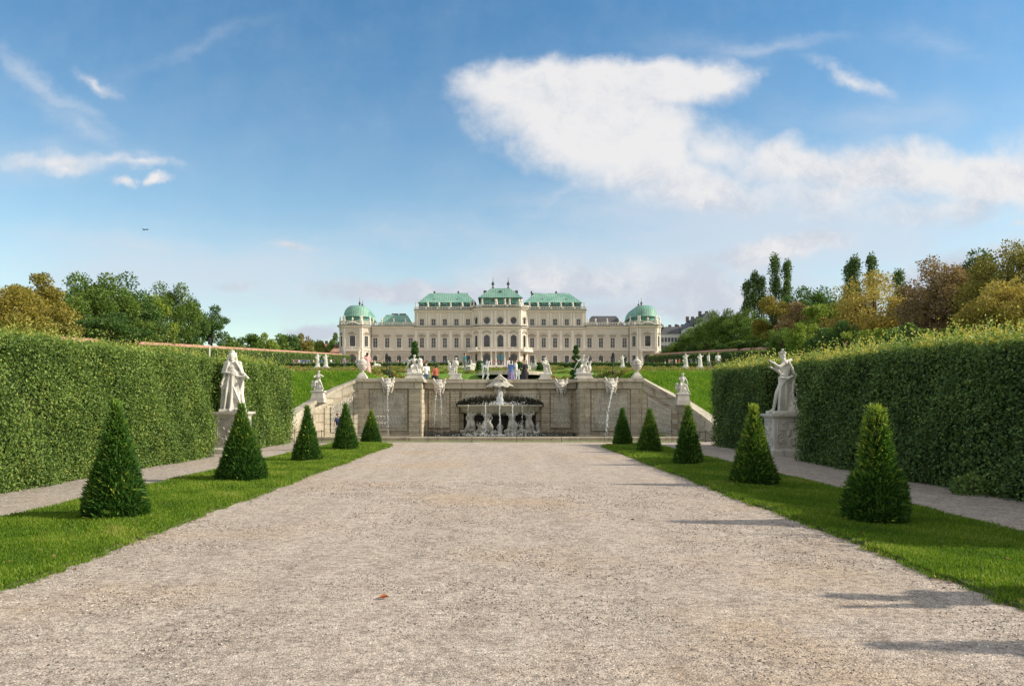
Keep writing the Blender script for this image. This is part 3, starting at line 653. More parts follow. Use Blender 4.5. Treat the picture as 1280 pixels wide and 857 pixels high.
# left statue: veiled draped woman, arm out to her left
random.seed(3)
mb = MB(); s = 1.16
J = dict(head=(-.02, -.03, 1.62), neck=(-.02, 0, 1.46), el=(-.28, -.05, 1.14), wl=(-.02, -.24, 1.10), er=(.27, -.02, 1.15), wr=(.40, -.16, 1.04), chest=(-.02, 0, 1.26), pel=(.02, .0, .95))
j = human(mb, s, J, 1.12)
skirt(mb, (.02, 0), 1.15*s, .02, .17*s, .33*s, 18, (-.02, .0), 5, .045)
for q in range(7): folds(mb, [(-.12+.03*q, -.15, 1.05*s)], [(.30-.11*q, -.28+.02*q, .25+.10*q)], .035, .045, .04)      # diagonal cloak folds
for q in range(6): folds(mb, [(-.13-.015*q, -.12+.045*q, 1.45*s)], [(-.33+.01*q, -.17+.07*q, .95)], .04, .045); folds(mb, [(-.33+.01*q, -.17+.07*q, .97)], [(-.36+.03*q, -.12+.07*q, .15+.05*(q%3))], .045, .05)             # cloak left
for q in range(6): folds(mb, [(.10+.012*q, -.10+.045*q, 1.46*s)], [(.31, -.10+.05*q, 1.12*s)], .035, .045); folds(mb, [(.29, -.1+.06*q, 1.2)], [(.27, -.06+.06*q, .4+.1*(q%2))], .03, .035)                     # cloak right
for q in range(8): folds(mb, [(-.10+.025*q, .07, 1.70*s)], [(-.22+.055*q, .16, 1.0*s)], .04, .05)
for q in range(3): folds(mb, [(-.09-.01*q, -.02+.03*q, 1.72*s)], [(-.16-.02*q, -.08+.03*q, 1.36*s)], .025, .035)                      # veil
ellip(mb, (-.02, .02, 1.66*s), .115, .13, .13); ellip(mb, (-.02, .0, 1.76*s), .08, .09, .05)
folds(mb, [(-.08, -.11, 1.15*s)], [(.42, -.18, 1.02*s)], .06, .05, .08); folds(mb, [(.40, -.17, 1.08*s)], [(.26, -.14, .72)], .05, .03)
for q in (-1, 1): cap(mb, (.08*q+.04, -.26, .07), .05, (.1*q+.06, -.38, .06), .04)
mb.prism([(-.40, -.36), (.40, -.36), (.40, .32), (-.40, .32)], -.02, .08)
o = thing('statue', 'veiled white stone woman in a long draped robe, hand held out, at the left hedge', 'statue', (-9.0, 25.85, 1.432), R(8))
link('figure', sculpt(mb, .013, 2), M['statue_stone'], o)
# right statue: leaning figure with cloak behind, arm stretched forwards, facing left
random.seed(5)
mb = MB(); s = 1.17
J = dict(pel=(.02, 0, .97), chest=(.05, 0, 1.27), neck=(.03, 0, 1.47), head=(-.02, 0, 1.62), sl=(-.02, -.17, 1.42), el=(-.22, -.22, 1.30), wl=(-.42, -.22, 1.42),
         sr=(.10, .16, 1.40), er=(-.06, .12, 1.17), wr=(-.30, .02, 1.27), hl=(-.04, -.08, .93), kl=(-.24, -.10, .56), al=(-.33, -.10, .12), tl=(-.47, -.11, .04),
         hr=(.06, .08, .93), kr=(.03, .08, .50), ar=(.12, .08, .10), tr=(-.02, .08, .04))
human(mb, s, J, 1.08)
for q in range(11): folds(mb, [(-.12+.028*q, -.14+.01*q, 1.08*s)], [(-.24+.062*q, -.22+.035*q, .14)], .05, .05, -.02)
for q in range(5): folds(mb, [(-.16, -.17+.03*q, (1.0-.03*q)*s)], [(.24, -.2+.05*q, (1.06-.05*q)*s)], .045, .05, .05)
for q in range(7): folds(mb, [(-.04+.03*q, .05, 1.02*s)], [(-.08+.07*q, .14, .12)], .05, .055)
for q in range(7): folds(mb, [(.10, -.16+.05*q, 1.46*s)], [(.34, -.16+.055*q, 1.05*s)], .04, .05, -.05); folds(mb, [(.34, -.16+.055*q, 1.08*s)], [(.26+.03*(q % 2), -.12+.05*q, .62)], .045, .05); folds(mb, [(.26+.03*(q % 2), -.12+.05*q, .64)], [(.40, -.16+.055*q, .12)], .045, .05)       # cloak behind
for q in range(12): ellip(mb, (.30+.10*math.sin(q*.26), -.17+.05*(q % 2), 1.12-q*.085), .05, .04, .035, 7)            # scalloped cloak edge
folds(mb, [(-.40, -.22, 1.42*s)], [(-.2, -.16, 1.14*s)], .035, .05); folds(mb, [(-.02, -.18, 1.45*s)], [(.2, -.1, 1.5*s)], .05, .06)
for q in range(9): a = q*.7; ellip(mb, (-.02*s+.08*math.cos(a), .08*math.sin(a), 1.70*s+.02*(q % 2)), .045, .045, .04, 7)
ellip(mb, (-.03, 0, 1.79*s), .05, .05, .04)
cap(mb, (.28, .0, .06), .16, (.30, .02, .32), .12)
mb.prism([(-.46, -.32), (.44, -.32), (.44, .34), (-.46, .34)], -.02, .09)
o = thing('statue', 'leaning white stone figure with bare leg and swirling cloak at the right hedge', 'statue', (9.42, 25.05, 1.372), R(4))
link('figure', sculpt(mb, .013, 2), M['statue_stone'], o)
# statue of the same row outside the frame; its shadow falls on the gravel
pedestal('pedestal', 'carved stone pedestal in the gap of the right hedge near the camera', 8.6, 5.95, 1.1, 1.36, M['marble'])
o2 = copy_tree(o); o2.location = (8.6, 5.95, 1.372); o2['label'] = 'white stone figure in the gap of the right hedge near the camera'

# ------------------------------------------------------------------ cascade wall
Y0, Y1 = 38.0, 39.6; TOP = 3.0
wall = thing('cascade_wall', 'broad beige stone retaining wall with panels behind the fountain', 'wall', (.1, Y0, 0))
def wb(name, boxes, m, smooth=False):
    mb = MB()
    for b in boxes: mb.box(b[0]-.1, b[1]-.1, b[2]-Y0, b[3]-Y0, b[4], b[5])
    return mb.build(name, M[m], wall, smooth=smooth)
X = lambda px: WX(px, Y0); Xc = lambda px: WX(px, Y1)
for sgn, (xa, xb, pa, pb, q0, q1, r0_, r1_) in ((-1, (447, 527, 447.5, 461, 511, 526.5, 464.5, 506)), (1, (724, 802.5, 788.5, 802, 724.5, 738, 742.5, 785))):
    wb('wall_core', [(X(xa)+.06, X(xb)-.06, Y0+.14, 40.3, -.2, TOP-.02)], 'wall_stone')
    for (a, b) in ((pa, pb), (q0, q1)):                              # banded piers
        bl = [(X(a), X(b), Y0, Y0+.5, z, z+.215) for z in np.arange(.12, 2.45, .25)]
        wb('pier', bl+[(X(a)+.03, X(b)-.03, Y0+.03, Y0+.45, 0, 2.5)], 'pier_stone')
    if sgn < 0: side = [(X(526.5)-.30, X(526.5)+.03, Y0+.08, Y1+.1, 0, 2.5)]
    else: side = [(X(724.5)-.03, X(724.5)+.30, Y0+.08, Y1+.1, 0, 2.5)]
    wb('pier_return', side, 'pier_stone')
    # panel frame
    a, b = X(r0_), X(r1_); z0, z1 = WZ(535, Y0), WZ(489, Y0)
    wb('panel_frame', [(a-.12, a-.002, Y0+.07, Y0+.2, z0-.12, z1+.12), (b+.002, b+.12, Y0+.07, Y0+.2, z0-.12, z1+.12), (a, b, Y0+.072, Y0+.2, z1+.002, z1+.12), (a, b, Y0+.072, Y0+.2, z0-.12, z0-.002)], 'pier_stone')
    wb('frieze', [(X(xa)-.01, X(xb)+.01, Y0-.02, Y0+.3, WZ(485, Y0)+.05, TOP-.16)], 'coping')
    wb('moulding', [(X(xa)-.03, X(xb)+.03, Y0-.06, Y0+.3, WZ(485, Y0)-.02, WZ(485, Y0)+.05)], 'coping')
    wb('coping', [(X(xa)-.12, X(xb)+.12, Y0-.14, 40.35, TOP-.16, TOP-.04), (X(xa)-.07, X(xb)+.07, Y0-.09, 40.3, TOP-.04, TOP+.02)], 'coping')
    wb('plinth', [(X(xa)-.02, X(xb)+.02, Y0-.05, Y0+.2, 0, .16)], 'wall_stone')
# centre
a, b = X(526.5), X(724.5); nx0, nx1 = -1.78, 2.0
wb('wall_core', [(a, nx0, Y1+.12, 40.3, -.2, TOP-.03), (nx1, b, Y1+.12, 40.3, -.2, TOP-.03), (nx0, nx1, Y1+.12, 40.3, 1.42, TOP-.03)], 'wall_stone')
wb('niche', [(nx0, nx1, Y1+.5, Y1+.65, -.1, 1.42)], 'wet_stone')
wb('frieze', [(a, b, Y1-.02, Y1+.3, WZ(485, Y1)+.05, TOP-.16)], 'coping')
wb('moulding', [(a, b, Y1-.06, Y1+.3, WZ(485, Y1)-.02, WZ(485, Y1)+.05)], 'coping')
wb('coping', [(a+.12, b-.12, Y1-.14, 40.36, TOP-.165, TOP-.045), (a+.1, b-.1, Y1-.09, 40.32, TOP-.045, TOP+.015)], 'coping')
for p0, p1 in ((527, 534), (563.5, 574), (676.5, 687), (717, 724)):
    wb('pier', [(Xc(p0), Xc(p1), Y1+.0, Y1+.4, z, z+.215) for z in np.arange(.12, 2.35, .25)]+[(Xc(p0)+.03, Xc(p1)-.03, Y1+.04, Y1+.4, 0, 2.4)], 'pier_stone')
panels = [(X(464.5), X(506), Y0+.13, WZ(535, Y0), WZ(489, Y0)), (X(742.5), X(785), Y0+.13, WZ(535, Y0), WZ(489, Y0)), (Xc(539), Xc(558.5), Y1+.1, WZ(532, Y1), WZ(491.5, Y1)),
          (Xc(691.5), Xc(711), Y1+.1, WZ(532, Y1), WZ(491.5, Y1)), (Xc(580), Xc(671), Y1+.1, 1.5, WZ(491.5, Y1))]
for (xa, xb, yy, z0, z1) in panels[2:]:
    wb('panel_frame', [(xa-.12, xa-.002, yy-.06, yy+.1, z0-.1, z1+.12), (xb+.002, xb+.12, yy-.06, yy+.1, z0-.1, z1+.12), (xa, xb, yy-.058, yy+.1, z1+.002, z1+.12)]+([(xa, xb, yy-.058, yy+.1, z0-.12, z0-.002)] if z0 < 1.4 else []), 'pier_stone')
def relief_panel(parent, fr, w_, z0, z1, name='icicle_panel', top=None):
    """carved icicle-like surface; fr(s,d,z)->xyz"""
    nx = max(12, int(w_/.03)); nz = max(12, int((z1-z0)/.035)); mb = MB(); vs = []
    rd = np.random.default_rng(int(w_*1000)+int(z0*100)); ph = rd.uniform(0, 6.28, (nz//9+3, nx+1)); 
    for jz in range(nz+1):
        for i in range(nx+1):
            r = jz//9; k = ((jz % 9)/9.); d_ = .07*abs(math.sin(i*.8+ph[r, (i//5) % nx]+.15*jz))*(.3+.7*k)+.015*math.sin(i*2.7+jz*1.9)
            zz = z0+(z1-z0)*jz/nz
            if top: zz = z0+(top(w_*i/nx)-z0)*jz/nz
            vs.append(fr(w_*i/nx, d_, zz))
    fs = [(j_*(nx+1)+i, j_*(nx+1)+i+1, (j_+1)*(nx+1)+i+1, (j_+1)*(nx+1)+i) for j_ in range(nz) for i in range(nx)]
    mb.add(vs, fs); return mb.build(name, M['relief'], parent, fix=False)
for (xa, xb, yy, z0, z1) in panels:
    relief_panel(wall, lambda s_, d_, z_, xa=xa, yy=yy: (xa+s_-.1, yy-d_-Y0, z_), xb-xa, z0, z1)
# ---- ramp walls
def ramp(pts, label, sg):
    t_ = thing('ramp_wall', label, 'wall', (pts[0][0], pts[0][1], 0)); ox, oy = pts[0][0], pts[0][1]
    # smooth the plan with Catmull-like subdivision
    P = [Vector(p) for p in pts]; fine = []
    for i in range(len(P)-1):
        p0 = P[max(i-1, 0)]; p1 = P[i]; p2 = P[i+1]; p3 = P[min(i+2, len(P)-1)]
        for q in range(8):
            u = q/8; fine.append(.5*((2*p1)+(p2-p0)*u+(2*p0-5*p1+4*p2-p3)*u*u+(3*p1-p0-3*p2+p3)*u**3))
    fine.append(P[-1]); nrml = []
    for i, p in enumerate(fine):
        d_ = (fine[min(i+1, len(fine)-1)]-fine[max(i-1, 0)]); d_.z = 0; d_.normalize(); n_ = Vector((d_.y, -d_.x, 0)); 
        if n_.y > 0: n_ = -n_
        nrml.append(n_)
    def band(name, front, back, top0, top1, m, i0=0, i1=None):
        i1 = len(fine) if i1 is None else i1
        rings = []
        for i in range(i0, i1):
            p, n_ = fine[i], nrml[i]; zt = p.z+top1; zb = (p.z+top0) if top0 is not None else -.1
            rings.append([(p.x+n_.x*front-ox, p.y+n_.y*front-oy, zb), (p.x-n_.x*back-ox, p.y-n_.y*back-oy, zb), (p.x-n_.x*back-ox, p.y-n_.y*back-oy, zt), (p.x+n_.x*front-ox, p.y+n_.y*front-oy, zt)])
        return MB().loft(rings).build(name, M[m], t_)
    band('wall_core', .0, .35, None, -.14, 'wall_stone'); band('coping', .12, .45, -.15, .02, 'coping'); band('moulding', .06, .1, -.55, -.49, 'coping')
    band('frieze', .03, .1, -.487, -.152, 'coping')
    # lower frame band and relief field
    band('plinth', .05, .1, None, -999, 'wall_stone') if False else None
    rings = [[(p.x+n_.x*.06-ox, p.y+n_.y*.06-oy, -.05), (p.x-n_.x*.1-ox, p.y-n_.y*.1-oy, -.05), (p.x-n_.x*.1-ox, p.y-n_.y*.1-oy, .15), (p.x+n_.x*.06-ox, p.y+n_.y*.06-oy, .15)] for p, n_ in zip(fine, nrml)]
    MB().loft(rings).build('plinth', M['wall_stone'], t_)
    i0, i1 = 3, 12
    L_ = [0]
    for i in range(i0, i1): L_.append(L_[-1]+(fine[i+1]-fine[i]).to_2d().length)
    def fr(s_, d_, z_):
        k = min(np.searchsorted(L_, s_, 'right')-1, len(L_)-2); u = (s_-L_[k])/(L_[k+1]-L_[k]); p = fine[i0+k].lerp(fine[i0+k+1], u); n_ = nrml[i0+k].lerp(nrml[i0+k+1], u)
        return (p.x+n_.x*(.02+d_)-ox, p.y+n_.y*(.02+d_)-oy, z_)
    def top(s_):
        k = min(np.searchsorted(L_, s_, 'right')-1, len(L_)-2); u = (s_-L_[k])/(L_[k+1]-L_[k]); return fine[i0+k].lerp(fine[i0+k+1], u).z-.72
    relief_panel(t_, fr, L_[-1], .32, 2., 'icicle_panel', top)
    for i in (1, 2, 13, 14, 19):                                         # upright bands beside the panel
        p, n_ = fine[i], nrml[i]; d_ = Vector((-n_.y, n_.x, 0))
        c0 = p+n_*.03
        mb = MB()
        mb.add([(c0.x+d_.x*a_+n_.x*b_-ox, c0.y+d_.y*a_+n_.y*b_-oy, z_) for z_ in (.152, p.z-.56-.08) for b_ in (-.05, .012) for a_ in (-.08, .08)], [(0, 2, 3, 1), (4, 5, 7, 6), (0, 1, 5, 4), (2, 6, 7, 3), (0, 4, 6, 2), (1, 3, 7, 5)])
        mb.build('upright_band', M['pier_stone'], t_)
    return t_, fine, nrml
rl, fl, nl_ = ramp([(-6.98, 38.06, 3.0), (-7.80, 37.55, 2.58), (-8.55, 36.75, 2.06), (-9.15, 35.6, 1.5), (-9.55, 34.35, 1.0)], 'sunlit curving ramp wall descending from the cascade to the left hedge', -1)
rr_, fr_, nr_ = ramp([(7.24, 38.06, 3.0), (8.10, 37.55, 2.45), (8.9, 36.75, 1.90), (9.5, 35.6, 1.3), (9.95, 34.35, .75)], 'shaded curving ramp wall descending from the cascade to the right hedge', 1)
# thin stair treads between ramp wall and bank (real steps behind each ramp wall)
for nm, pts in (('left', fl), ('right', fr_)):
    mb = MB()
    for i in range(0, len(pts)-1, 2):
        p = pts[i]; s_ = -1 if nm == 'left' else 1
        mb.box(p.x-.25, p.x+.25, p.y+.42, p.y+1.3, -.1, max(.1, p.z-1.0))
    o = mb.build('garden_steps', M['coping']); tag(o, 'stone steps climbing behind the %s ramp wall' % nm, 'steps')

# basin kerb and water
mb = MB(); kx0, kx1 = -8.3, 9.0
o = thing('basin_kerb', 'low pale stone kerb round the fountain basin', 'kerb', (0, 34.6, 0))
mb.box(kx0, kx1, 0, .35, 0, .16); mb.box(kx0-.04, kx1+.04, -.05, .4, .16, .22); mb.build('front_kerb', M['coping'], o)
MB().box(kx0, kx1, -.45, -.04, .0, .05).build('lower_step', M['coping'], o)
flat('basin_water', [(-8.2, 34.9), (8.9, 34.9), (7.3, 38.3), (6.5, 39.9), (-6.5, 39.9), (-7.1, 38.3)], .13, M['water'])
L = Leaves(); n = 6000; C = np.stack([rng.uniform(-8.5, 9.2, n), rng.uniform(34.0, 34.16, n), np.full(n, .02)], 1); D = rnorm(n, .5); D[:, 2] = 1
L.add(C, D, rnorm(n), np.full(n, .05), np.full(n, .02), rng.uniform(.3, 1, n)); tag(link('weeds', L.mesh('weeds'), M['bank_blades']), 'thin line of grass along the foot of the basin kerb', 'grass', kind='stuff')
# rope barrier
o = thing('rope_barrier', 'low barrier of thin metal posts and sagging rope before the basin', 'barrier', (0, 34.0, 0))
pxs = [368, 402, 467, 535, 590, 646, 702, 756, 840, 882]
xs = [WX(p, 34.0) for p in pxs]
for x in xs:
    mb = MB(); mb.lathe([(.05, 0), (.05, .02), (.013, .03), (.012, .50), (.02, .51), (.02, .54), (.004, .56)], (x, 0, 0), 8); mb.build('post', M['iron'], o, smooth=True)
for a, b in zip(xs, xs[1:]):
    MB().tube([(a+(b-a)*q, 0, .50-.10*math.sin(math.pi*q)) for q in np.linspace(0, 1, 9)], .006, 5).build('rope', M['iron'], o)

# ------------------------------------------------------------------ fountain
ft = thing('fountain', 'wall fountain with scalloped basin carried by tritons below a shell', 'fountain', (.12, Y1, 0))
mb = MB(); lob = lambda a, z: .06*abs(math.sin(a*7)) if z > 1.2 else 0
mb.lathe([(.3, 1.10), (1.2, 1.16), (1.72, 1.24), (1.92, 1.36), (1.97, 1.56), (2.13, 1.62), (2.13, 1.69), (2.0, 1.69), (1.9, 1.6), (.2, 1.55)], (0, 0, 0), 56, 1, .58, lob)
mb.build('basin_bowl', M['bowl_stone'], ft, smooth=True)
# shell
mb = MB(); rings = []
for q in np.linspace(0, 1, 9):
    ring = []; aq = float(np.interp(q, [0, .25, .5, .56, .8, 1], [.05, .16, .36, .33, .5, .66])); zq = float(np.interp(q, [0, .25, .5, .56, .8, 1], [3.30, 3.12, 2.96, 2.86, 2.72, 2.60]))
    for a in np.linspace(-.15, math.pi+.15, 33):
        rb = abs(math.sin(a*4.5)); ring.append((aq*(1+.08*rb*q)*math.cos(a), -.15-aq*1.0*math.sin(a)*(1+.08*rb), zq+.09*q*(1-rb)+.05*abs(math.cos(a))**3*q))
    rings.append(ring)
vs = [p for r in rings for p in r]; n = 33
mb.add(vs, [(k*n+i, k*n+i+1, (k+1)*n+i+1, (k+1)*n+i) for k in range(8) for i in range(n-1)])
me = mb.mesh('shell', True); so_ = link('shell', me, M['telamon'], ft); md = so_.modifiers.new('s', 'SOLIDIFY'); md.thickness = .06
mb = MB(); random.seed(2)
for sx in (-1, 1):
    ellip(mb, (sx*.18, -.2, 2.45), .14, .2, .2); cap(mb, (sx*.2, -.25, 2.5), .08, (sx*.1, -.1, 2.12), .07)
    cap(mb, (sx*.52, -.45, 2.68), .05, (sx*.70, -.5, 2.62), .04); cap(mb, (0, -.5, 3.18), .05, (sx*.28, -.55, 2.95), .04)
ellip(mb, (0, -.3, 3.0), .14, .13, .15); ellip(mb, (0, -.2, 2.5), .2, .22, .28); ellip(mb, (0, -.15, 2.2), .15, .15, .2)
link('shell_mask', sculpt(mb, .03, 2), M['telamon'], ft)
# tritons
def triton(x, J, seed, leg):
    mb = MB(); s = .80; random.seed(seed)
    human(mb, s, J, 1.5, legs=False); cap(mb, (0, .05, .1), .17, (0, .05, .7), .17)
    for q in range(6): a = q*1.05; ellip(mb, (J.get('head', (0, 0, 1.6))[0]*s+.07*math.cos(a), .06*math.sin(a), 1.66*s), .045, .045, .04, 7)
    ellip(mb, (0, -.02, .74), .17, .14, .14)
    for sx in (-1, 1):                                                # fish-tail legs
        w1 = random.uniform(.10, .24); w2 = random.uniform(.08, .30); w3 = random.uniform(.15, .38)
        pts = [(sx*.07, 0, .74), (sx*w1, -.16, .50+random.uniform(-.05, .08)), (sx*w2, -.12, .26), (sx*w3, -.24, .12), (sx*(w3+.12), -.20, .26)]
        for i in range(4): cap(mb, pts[i], .14-.018*i, pts[i+1], .122-.018*i)
        ellip(mb, pts[-1], .11, .04, .09, 8)
    for q in range(8): a = q*.785; cap(mb, (.13*math.cos(a), .1*math.sin(a), .78), .03, (.17*math.cos(a), .14*math.sin(a)-.02, .55), .04, 6)
    for q in range(9): ellip(mb, (random.uniform(-.42, .42), random.uniform(-.3, .15), random.uniform(.03, .3)), random.uniform(.06, .13), .10, random.uniform(.05, .12), 8)
    for q in range(10): z_ = random.uniform(.35, .75); cap(mb, (random.uniform(-.2, .2), -.12, z_), .035, (random.uniform(-.25, .25), -.18, z_-.2), .03, 6)
    for sx in (-1, 1): ellip(mb, (sx*.08, -.11, 1.04), .07, .05, .05, 8); ellip(mb, (sx*.05, -.10, .90), .05, .04, .06, 8)
    ellip(mb, (J['head'][0]*s, -.10, 1.20), .05, .05, .08, 8)
    return sculpt(mb, .022, 2, 'triton')
up = lambda l, r: dict(el=(-.33, -.03, 1.40) if l else (-.32, 0, 1.16), wl=(-.26, -.05, 1.66) if l else (-.20, -.16, .98), er=(.33, -.03, 1.40) if r else (.32, 0, 1.16), wr=(.26, -.05, 1.66) if r else (.20, -.16, .98))
for px, yy, l, r, sd_, lg in ((589, 38.95, 0, 1, 1, .2), (609, 38.6, 1, 0, 2, .5), (640, 38.6, 1, 1, 3, 1.), (661, 38.95, 1, 1, 4, .8)):
    J = up(l, r); J['head'] = ((.05 if sd_ % 2 else -.05), -.03, 1.60)
    link('triton', triton(0, J, sd_, lg), M['telamon'], ft, (WX(px, yy)-.12, yy-Y1, .08), (sd_-2.5)*.2)
for px, yy, sd_ in ((599.5, 38.75, 11), (625, 38.7, 12), (650.5, 38.8, 13), (672, 39.1, 14)):
    J = up(sd_ % 2, 0); J['head'] = (.04, -.04, 1.6)
    o_ = link('triton_child', triton(0, J, sd_, .3), M['telamon'], ft, (WX(px, yy)-.12, yy-Y1, -.02), (sd_-12)*.5); o_.scale = (.62, .62, .60)
mb = MB()
for q in range(26):
    x = random.uniform(-1.9, 2.0); ellip(mb, (x, random.uniform(-.95, -.2), .12), random.uniform(.1, .28), .18, random.uniform(.06, .2), 8)
link('rocks', sculpt(mb, .035, 1), M['wet_stone'], ft)
for sx in (-1, 1):
    mb = MB()
    for q in range(16): ellip(mb, (sx*random.uniform(2.1, 3.9), random.uniform(-.7, 0), .14), random.uniform(.12, .3), .18, random.uniform(.08, .25), 8)
    link('rocks', sculpt(mb, .04, 1), M['wet_stone'], ft)
# dark wet moss fringe above the bowl
L = Leaves(); n = 16000; xx = rng.uniform(-1, 1, n); xx = np.sign(xx)*np.abs(xx)**.9*2.25; zt = 1.68+.58*np.sqrt(np.clip(1-(xx/2.35)**2, 0, 1))*(1-.0*xx); zz = 1.68+(zt-1.68)*rng.uniform(0, 1, n)**1.35
keep = (.35*np.sin(xx*23)+.35*np.sin(xx*41+2)+rng.normal(0, .9, n)) > (zz-1.68)/(zt-1.68+1e-3)*2.6-1.2
C = np.stack([xx, np.full(n, -.02)+rng.uniform(-.06, .06, n), zz], 1)[keep]; n = len(C); D = rnorm(n, .35); D[:, 2] -= 1
M['moss'] = leafmat('moss', [(0, (.012, .014, .009)), (.6, (.05, .05, .03)), (1, (.20, .18, .11))], .05)
L.add(C, D, np.tile([0, -1., 0], (n, 1))+rnorm(n, .4), np.full(n, .10), np.full(n, .03), rng.beta(1.5, 3, n)); tag(link('moss_fringe', L.mesh('moss'), M['moss'], ft), kind='stuff')

# water streams
def drops(name, label, pts, r, n, spread, seed):
    """falling water: broken beads along a path, one mesh"""
    rd = random.Random(seed); mb = MB(); P = [Vector(p) for p in pts]
    for q in range(n):
        u = rd.uniform(0, .999)**.8*(len(P)-1); i = int(u); p = P[i].lerp(P[i+1], u-i); g = u/(len(P)-1)
        c = p+Vector((rd.gauss(0, spread*(.3+g)), rd.gauss(0, spread*.4), 0)); ln = r*rd.uniform(1.2, 5)
        ellip(mb, c, r*rd.uniform(.5, 1.1), r*rd.uniform(.5, 1.1), ln, 5)
    mb.tube([tuple(p) for p in P], [r*1.1, r*.8]+[r*.35]*(len(P)-2), 6)
    o = mb.build(name, M['drop'], smooth=True, fix=False); return tag(o, label, 'water')
m_, t_, b_, o_ = newmat('white_water'); b_.inputs['Base Color'].default_value = (.92, .95, .97, 1); b_.inputs['Roughness'].default_value = .12; M['drop'] = m_
mx_ = t_.node('ShaderNodeMixShader', {0: .5, 1: t_.node('ShaderNodeBsdfTransparent').outputs[0], 2: b_.outputs[0]}); t_.l.new(mx_.outputs[0], o_.inputs[0])
def mask(label, px, Yf):
    x = WX(px, Yf); o = thing('lion_mask', label, 'fountain mask', (x, Yf-.12, TOP-.68), 0, 'grotesque masks on the wall coping')
    mb = MB()
    ellip(mb, (0, -.10, .36), .20, .16, .20); ellip(mb, (0, -.24, .30), .08, .09, .09); ellip(mb, (0, -.20, .16), .12, .11, .07); ellip(mb, (0, -.16, .05), .10, .10, .08); cap(mb, (0, -.12, .0), .09, (0, -.06, -.12), .05)
    for sx in (-1, 1):
        ellip(mb, (sx*.12, -.17, .26), .08, .08, .07); cap(mb, (sx*.03, -.25, .42), .035, (sx*.16, -.20, .46), .035, 7); ellip(mb, (sx*.22, -.05, .34), .08, .07, .13)
        cap(mb, (sx*.20, -.05, .50), .07, (sx*.31, -.02, .72), .05); cap(mb, (sx*.08, -.08, .52), .07, (sx*.10, -.03, .66), .045)
        cap(mb, (sx*.22, -.03, .18), .06, (sx*.16, -.03, -.02), .05); ellip(mb, (sx*.30, -.02, .50), .06, .05, .07)
    ellip(mb, (0, -.06, .62), .07, .06, .08); ellip(mb, (0, .02, .3), .24, .1, .3)
    link('face', sculpt(mb, .02, 1), M['marble'], o)
    mb = MB(); mb.tube([(0, -.24, .13), (0, -.34, .12)], [.03, .025], 8); mb.build('spout', M['lead'], o)
    return x
for k, (px, Yf, lb) in enumerate(((485.5, Y0, 'horned mask spout on the coping at the left outer panel'), (549.5, Y1, 'horned mask spout on the coping left of the shell'), (701.5, Y1, 'horned mask spout on the coping right of the shell'), (763.5, Y0, 'horned mask spout on the coping at the right outer panel'))):
    x = mask(lb, px, Yf); z = TOP-.68+.12; y = Yf-.46
    lab = ['thin water stream falling from the mask at the left outer panel', 'pair of thin water jets falling from the mask left of the shell', 'thin water dribble from the mask right of the shell', 'white water stream falling from the mask at the right outer panel'][k]
    if k == 1:
        mb_pts = [[(x-.10, y, z), (x-.16, y-.12, z-.5), (x-.20, y-.2, z-1.3), (x-.22, y-.25, .15)], [(x+.06, y, z), (x+.12, y-.12, z-.5), (x+.15, y-.2, z-1.3), (x+.18, y-.25, .15)]]
    elif k == 3: mb_pts = [[(x, y, z), (x-.12, y-.15, z-.5), (x-.28, y-.25, z-1.3), (x-.36, y-.3, .15)]]
    elif k == 2: mb_pts = [[(x, y, z), (x, y-.05, z-.2), (x, y-.08, z-.5)]]
    else: mb_pts = [[(x+.02, y, z), (x+.05, y-.15, z-.5), (x+.07, y-.25, z-1.3), (x+.09, y-.3, .15)]]
    for q, pts in enumerate(mb_pts):
        l2 = lab if len(mb_pts) == 1 else ('left' if q == 0 else 'right')+' one of the two thin water jets falling from the mask left of the shell'
        drops('water_stream', l2, pts, .009 if k != 3 else .014, [90, 70, 22, 150][k], .02 if k != 3 else .035, k*7+q)
drops('water_stream', 'white water curtain falling from the shell into the bowl', [(.12, Y1-.42, 2.55), (.12, Y1-.55, 2.3), (.11, Y1-.6, 2.0), (.1, Y1-.62, 1.7)], .03, 260, .07, 31)
for q, (x, n_) in enumerate(((-1.5, 50), (-.62, 110), (.1, 150), (.75, 100), (1.25, 60))):
    dy = 1.28*math.sqrt(max(0, 1-((x-.12)/2.15)**2)); y = Y1-dy-.05
    drops('water_stream', ['thin spill of water at the left end of the bowl rim', 'white spill of water from the bowl rim left of the middle', 'thickest spill of water from the middle of the bowl rim', 'white spill of water from the bowl rim right of the middle', 'thin spill of water at the right end of the bowl rim'][q],
          [(x, y, 1.70), (x, y-.06, 1.45), (x, y-.09, .8), (x, y-.1, .15)], .012, n_, .03, 50+q)
mb = MB(); rd = random.Random(4)
for q in range(220): ellip(mb, (.12+rd.gauss(0, .55), Y1-.62+rd.gauss(0, .12), 1.72+abs(rd.gauss(0, .07))), .014, .014, .02, 5)
for q in range(260): ellip(mb, (.1+rd.gauss(0, 1.1), Y1-1.4+rd.gauss(0, .2), .15+abs(rd.gauss(0, .05))), .02, .02, .015, 5)
tag(mb.build('water_splash', M['drop'], fix=False), 'splashing drops round the bowl and the pool', 'splash', kind='stuff')

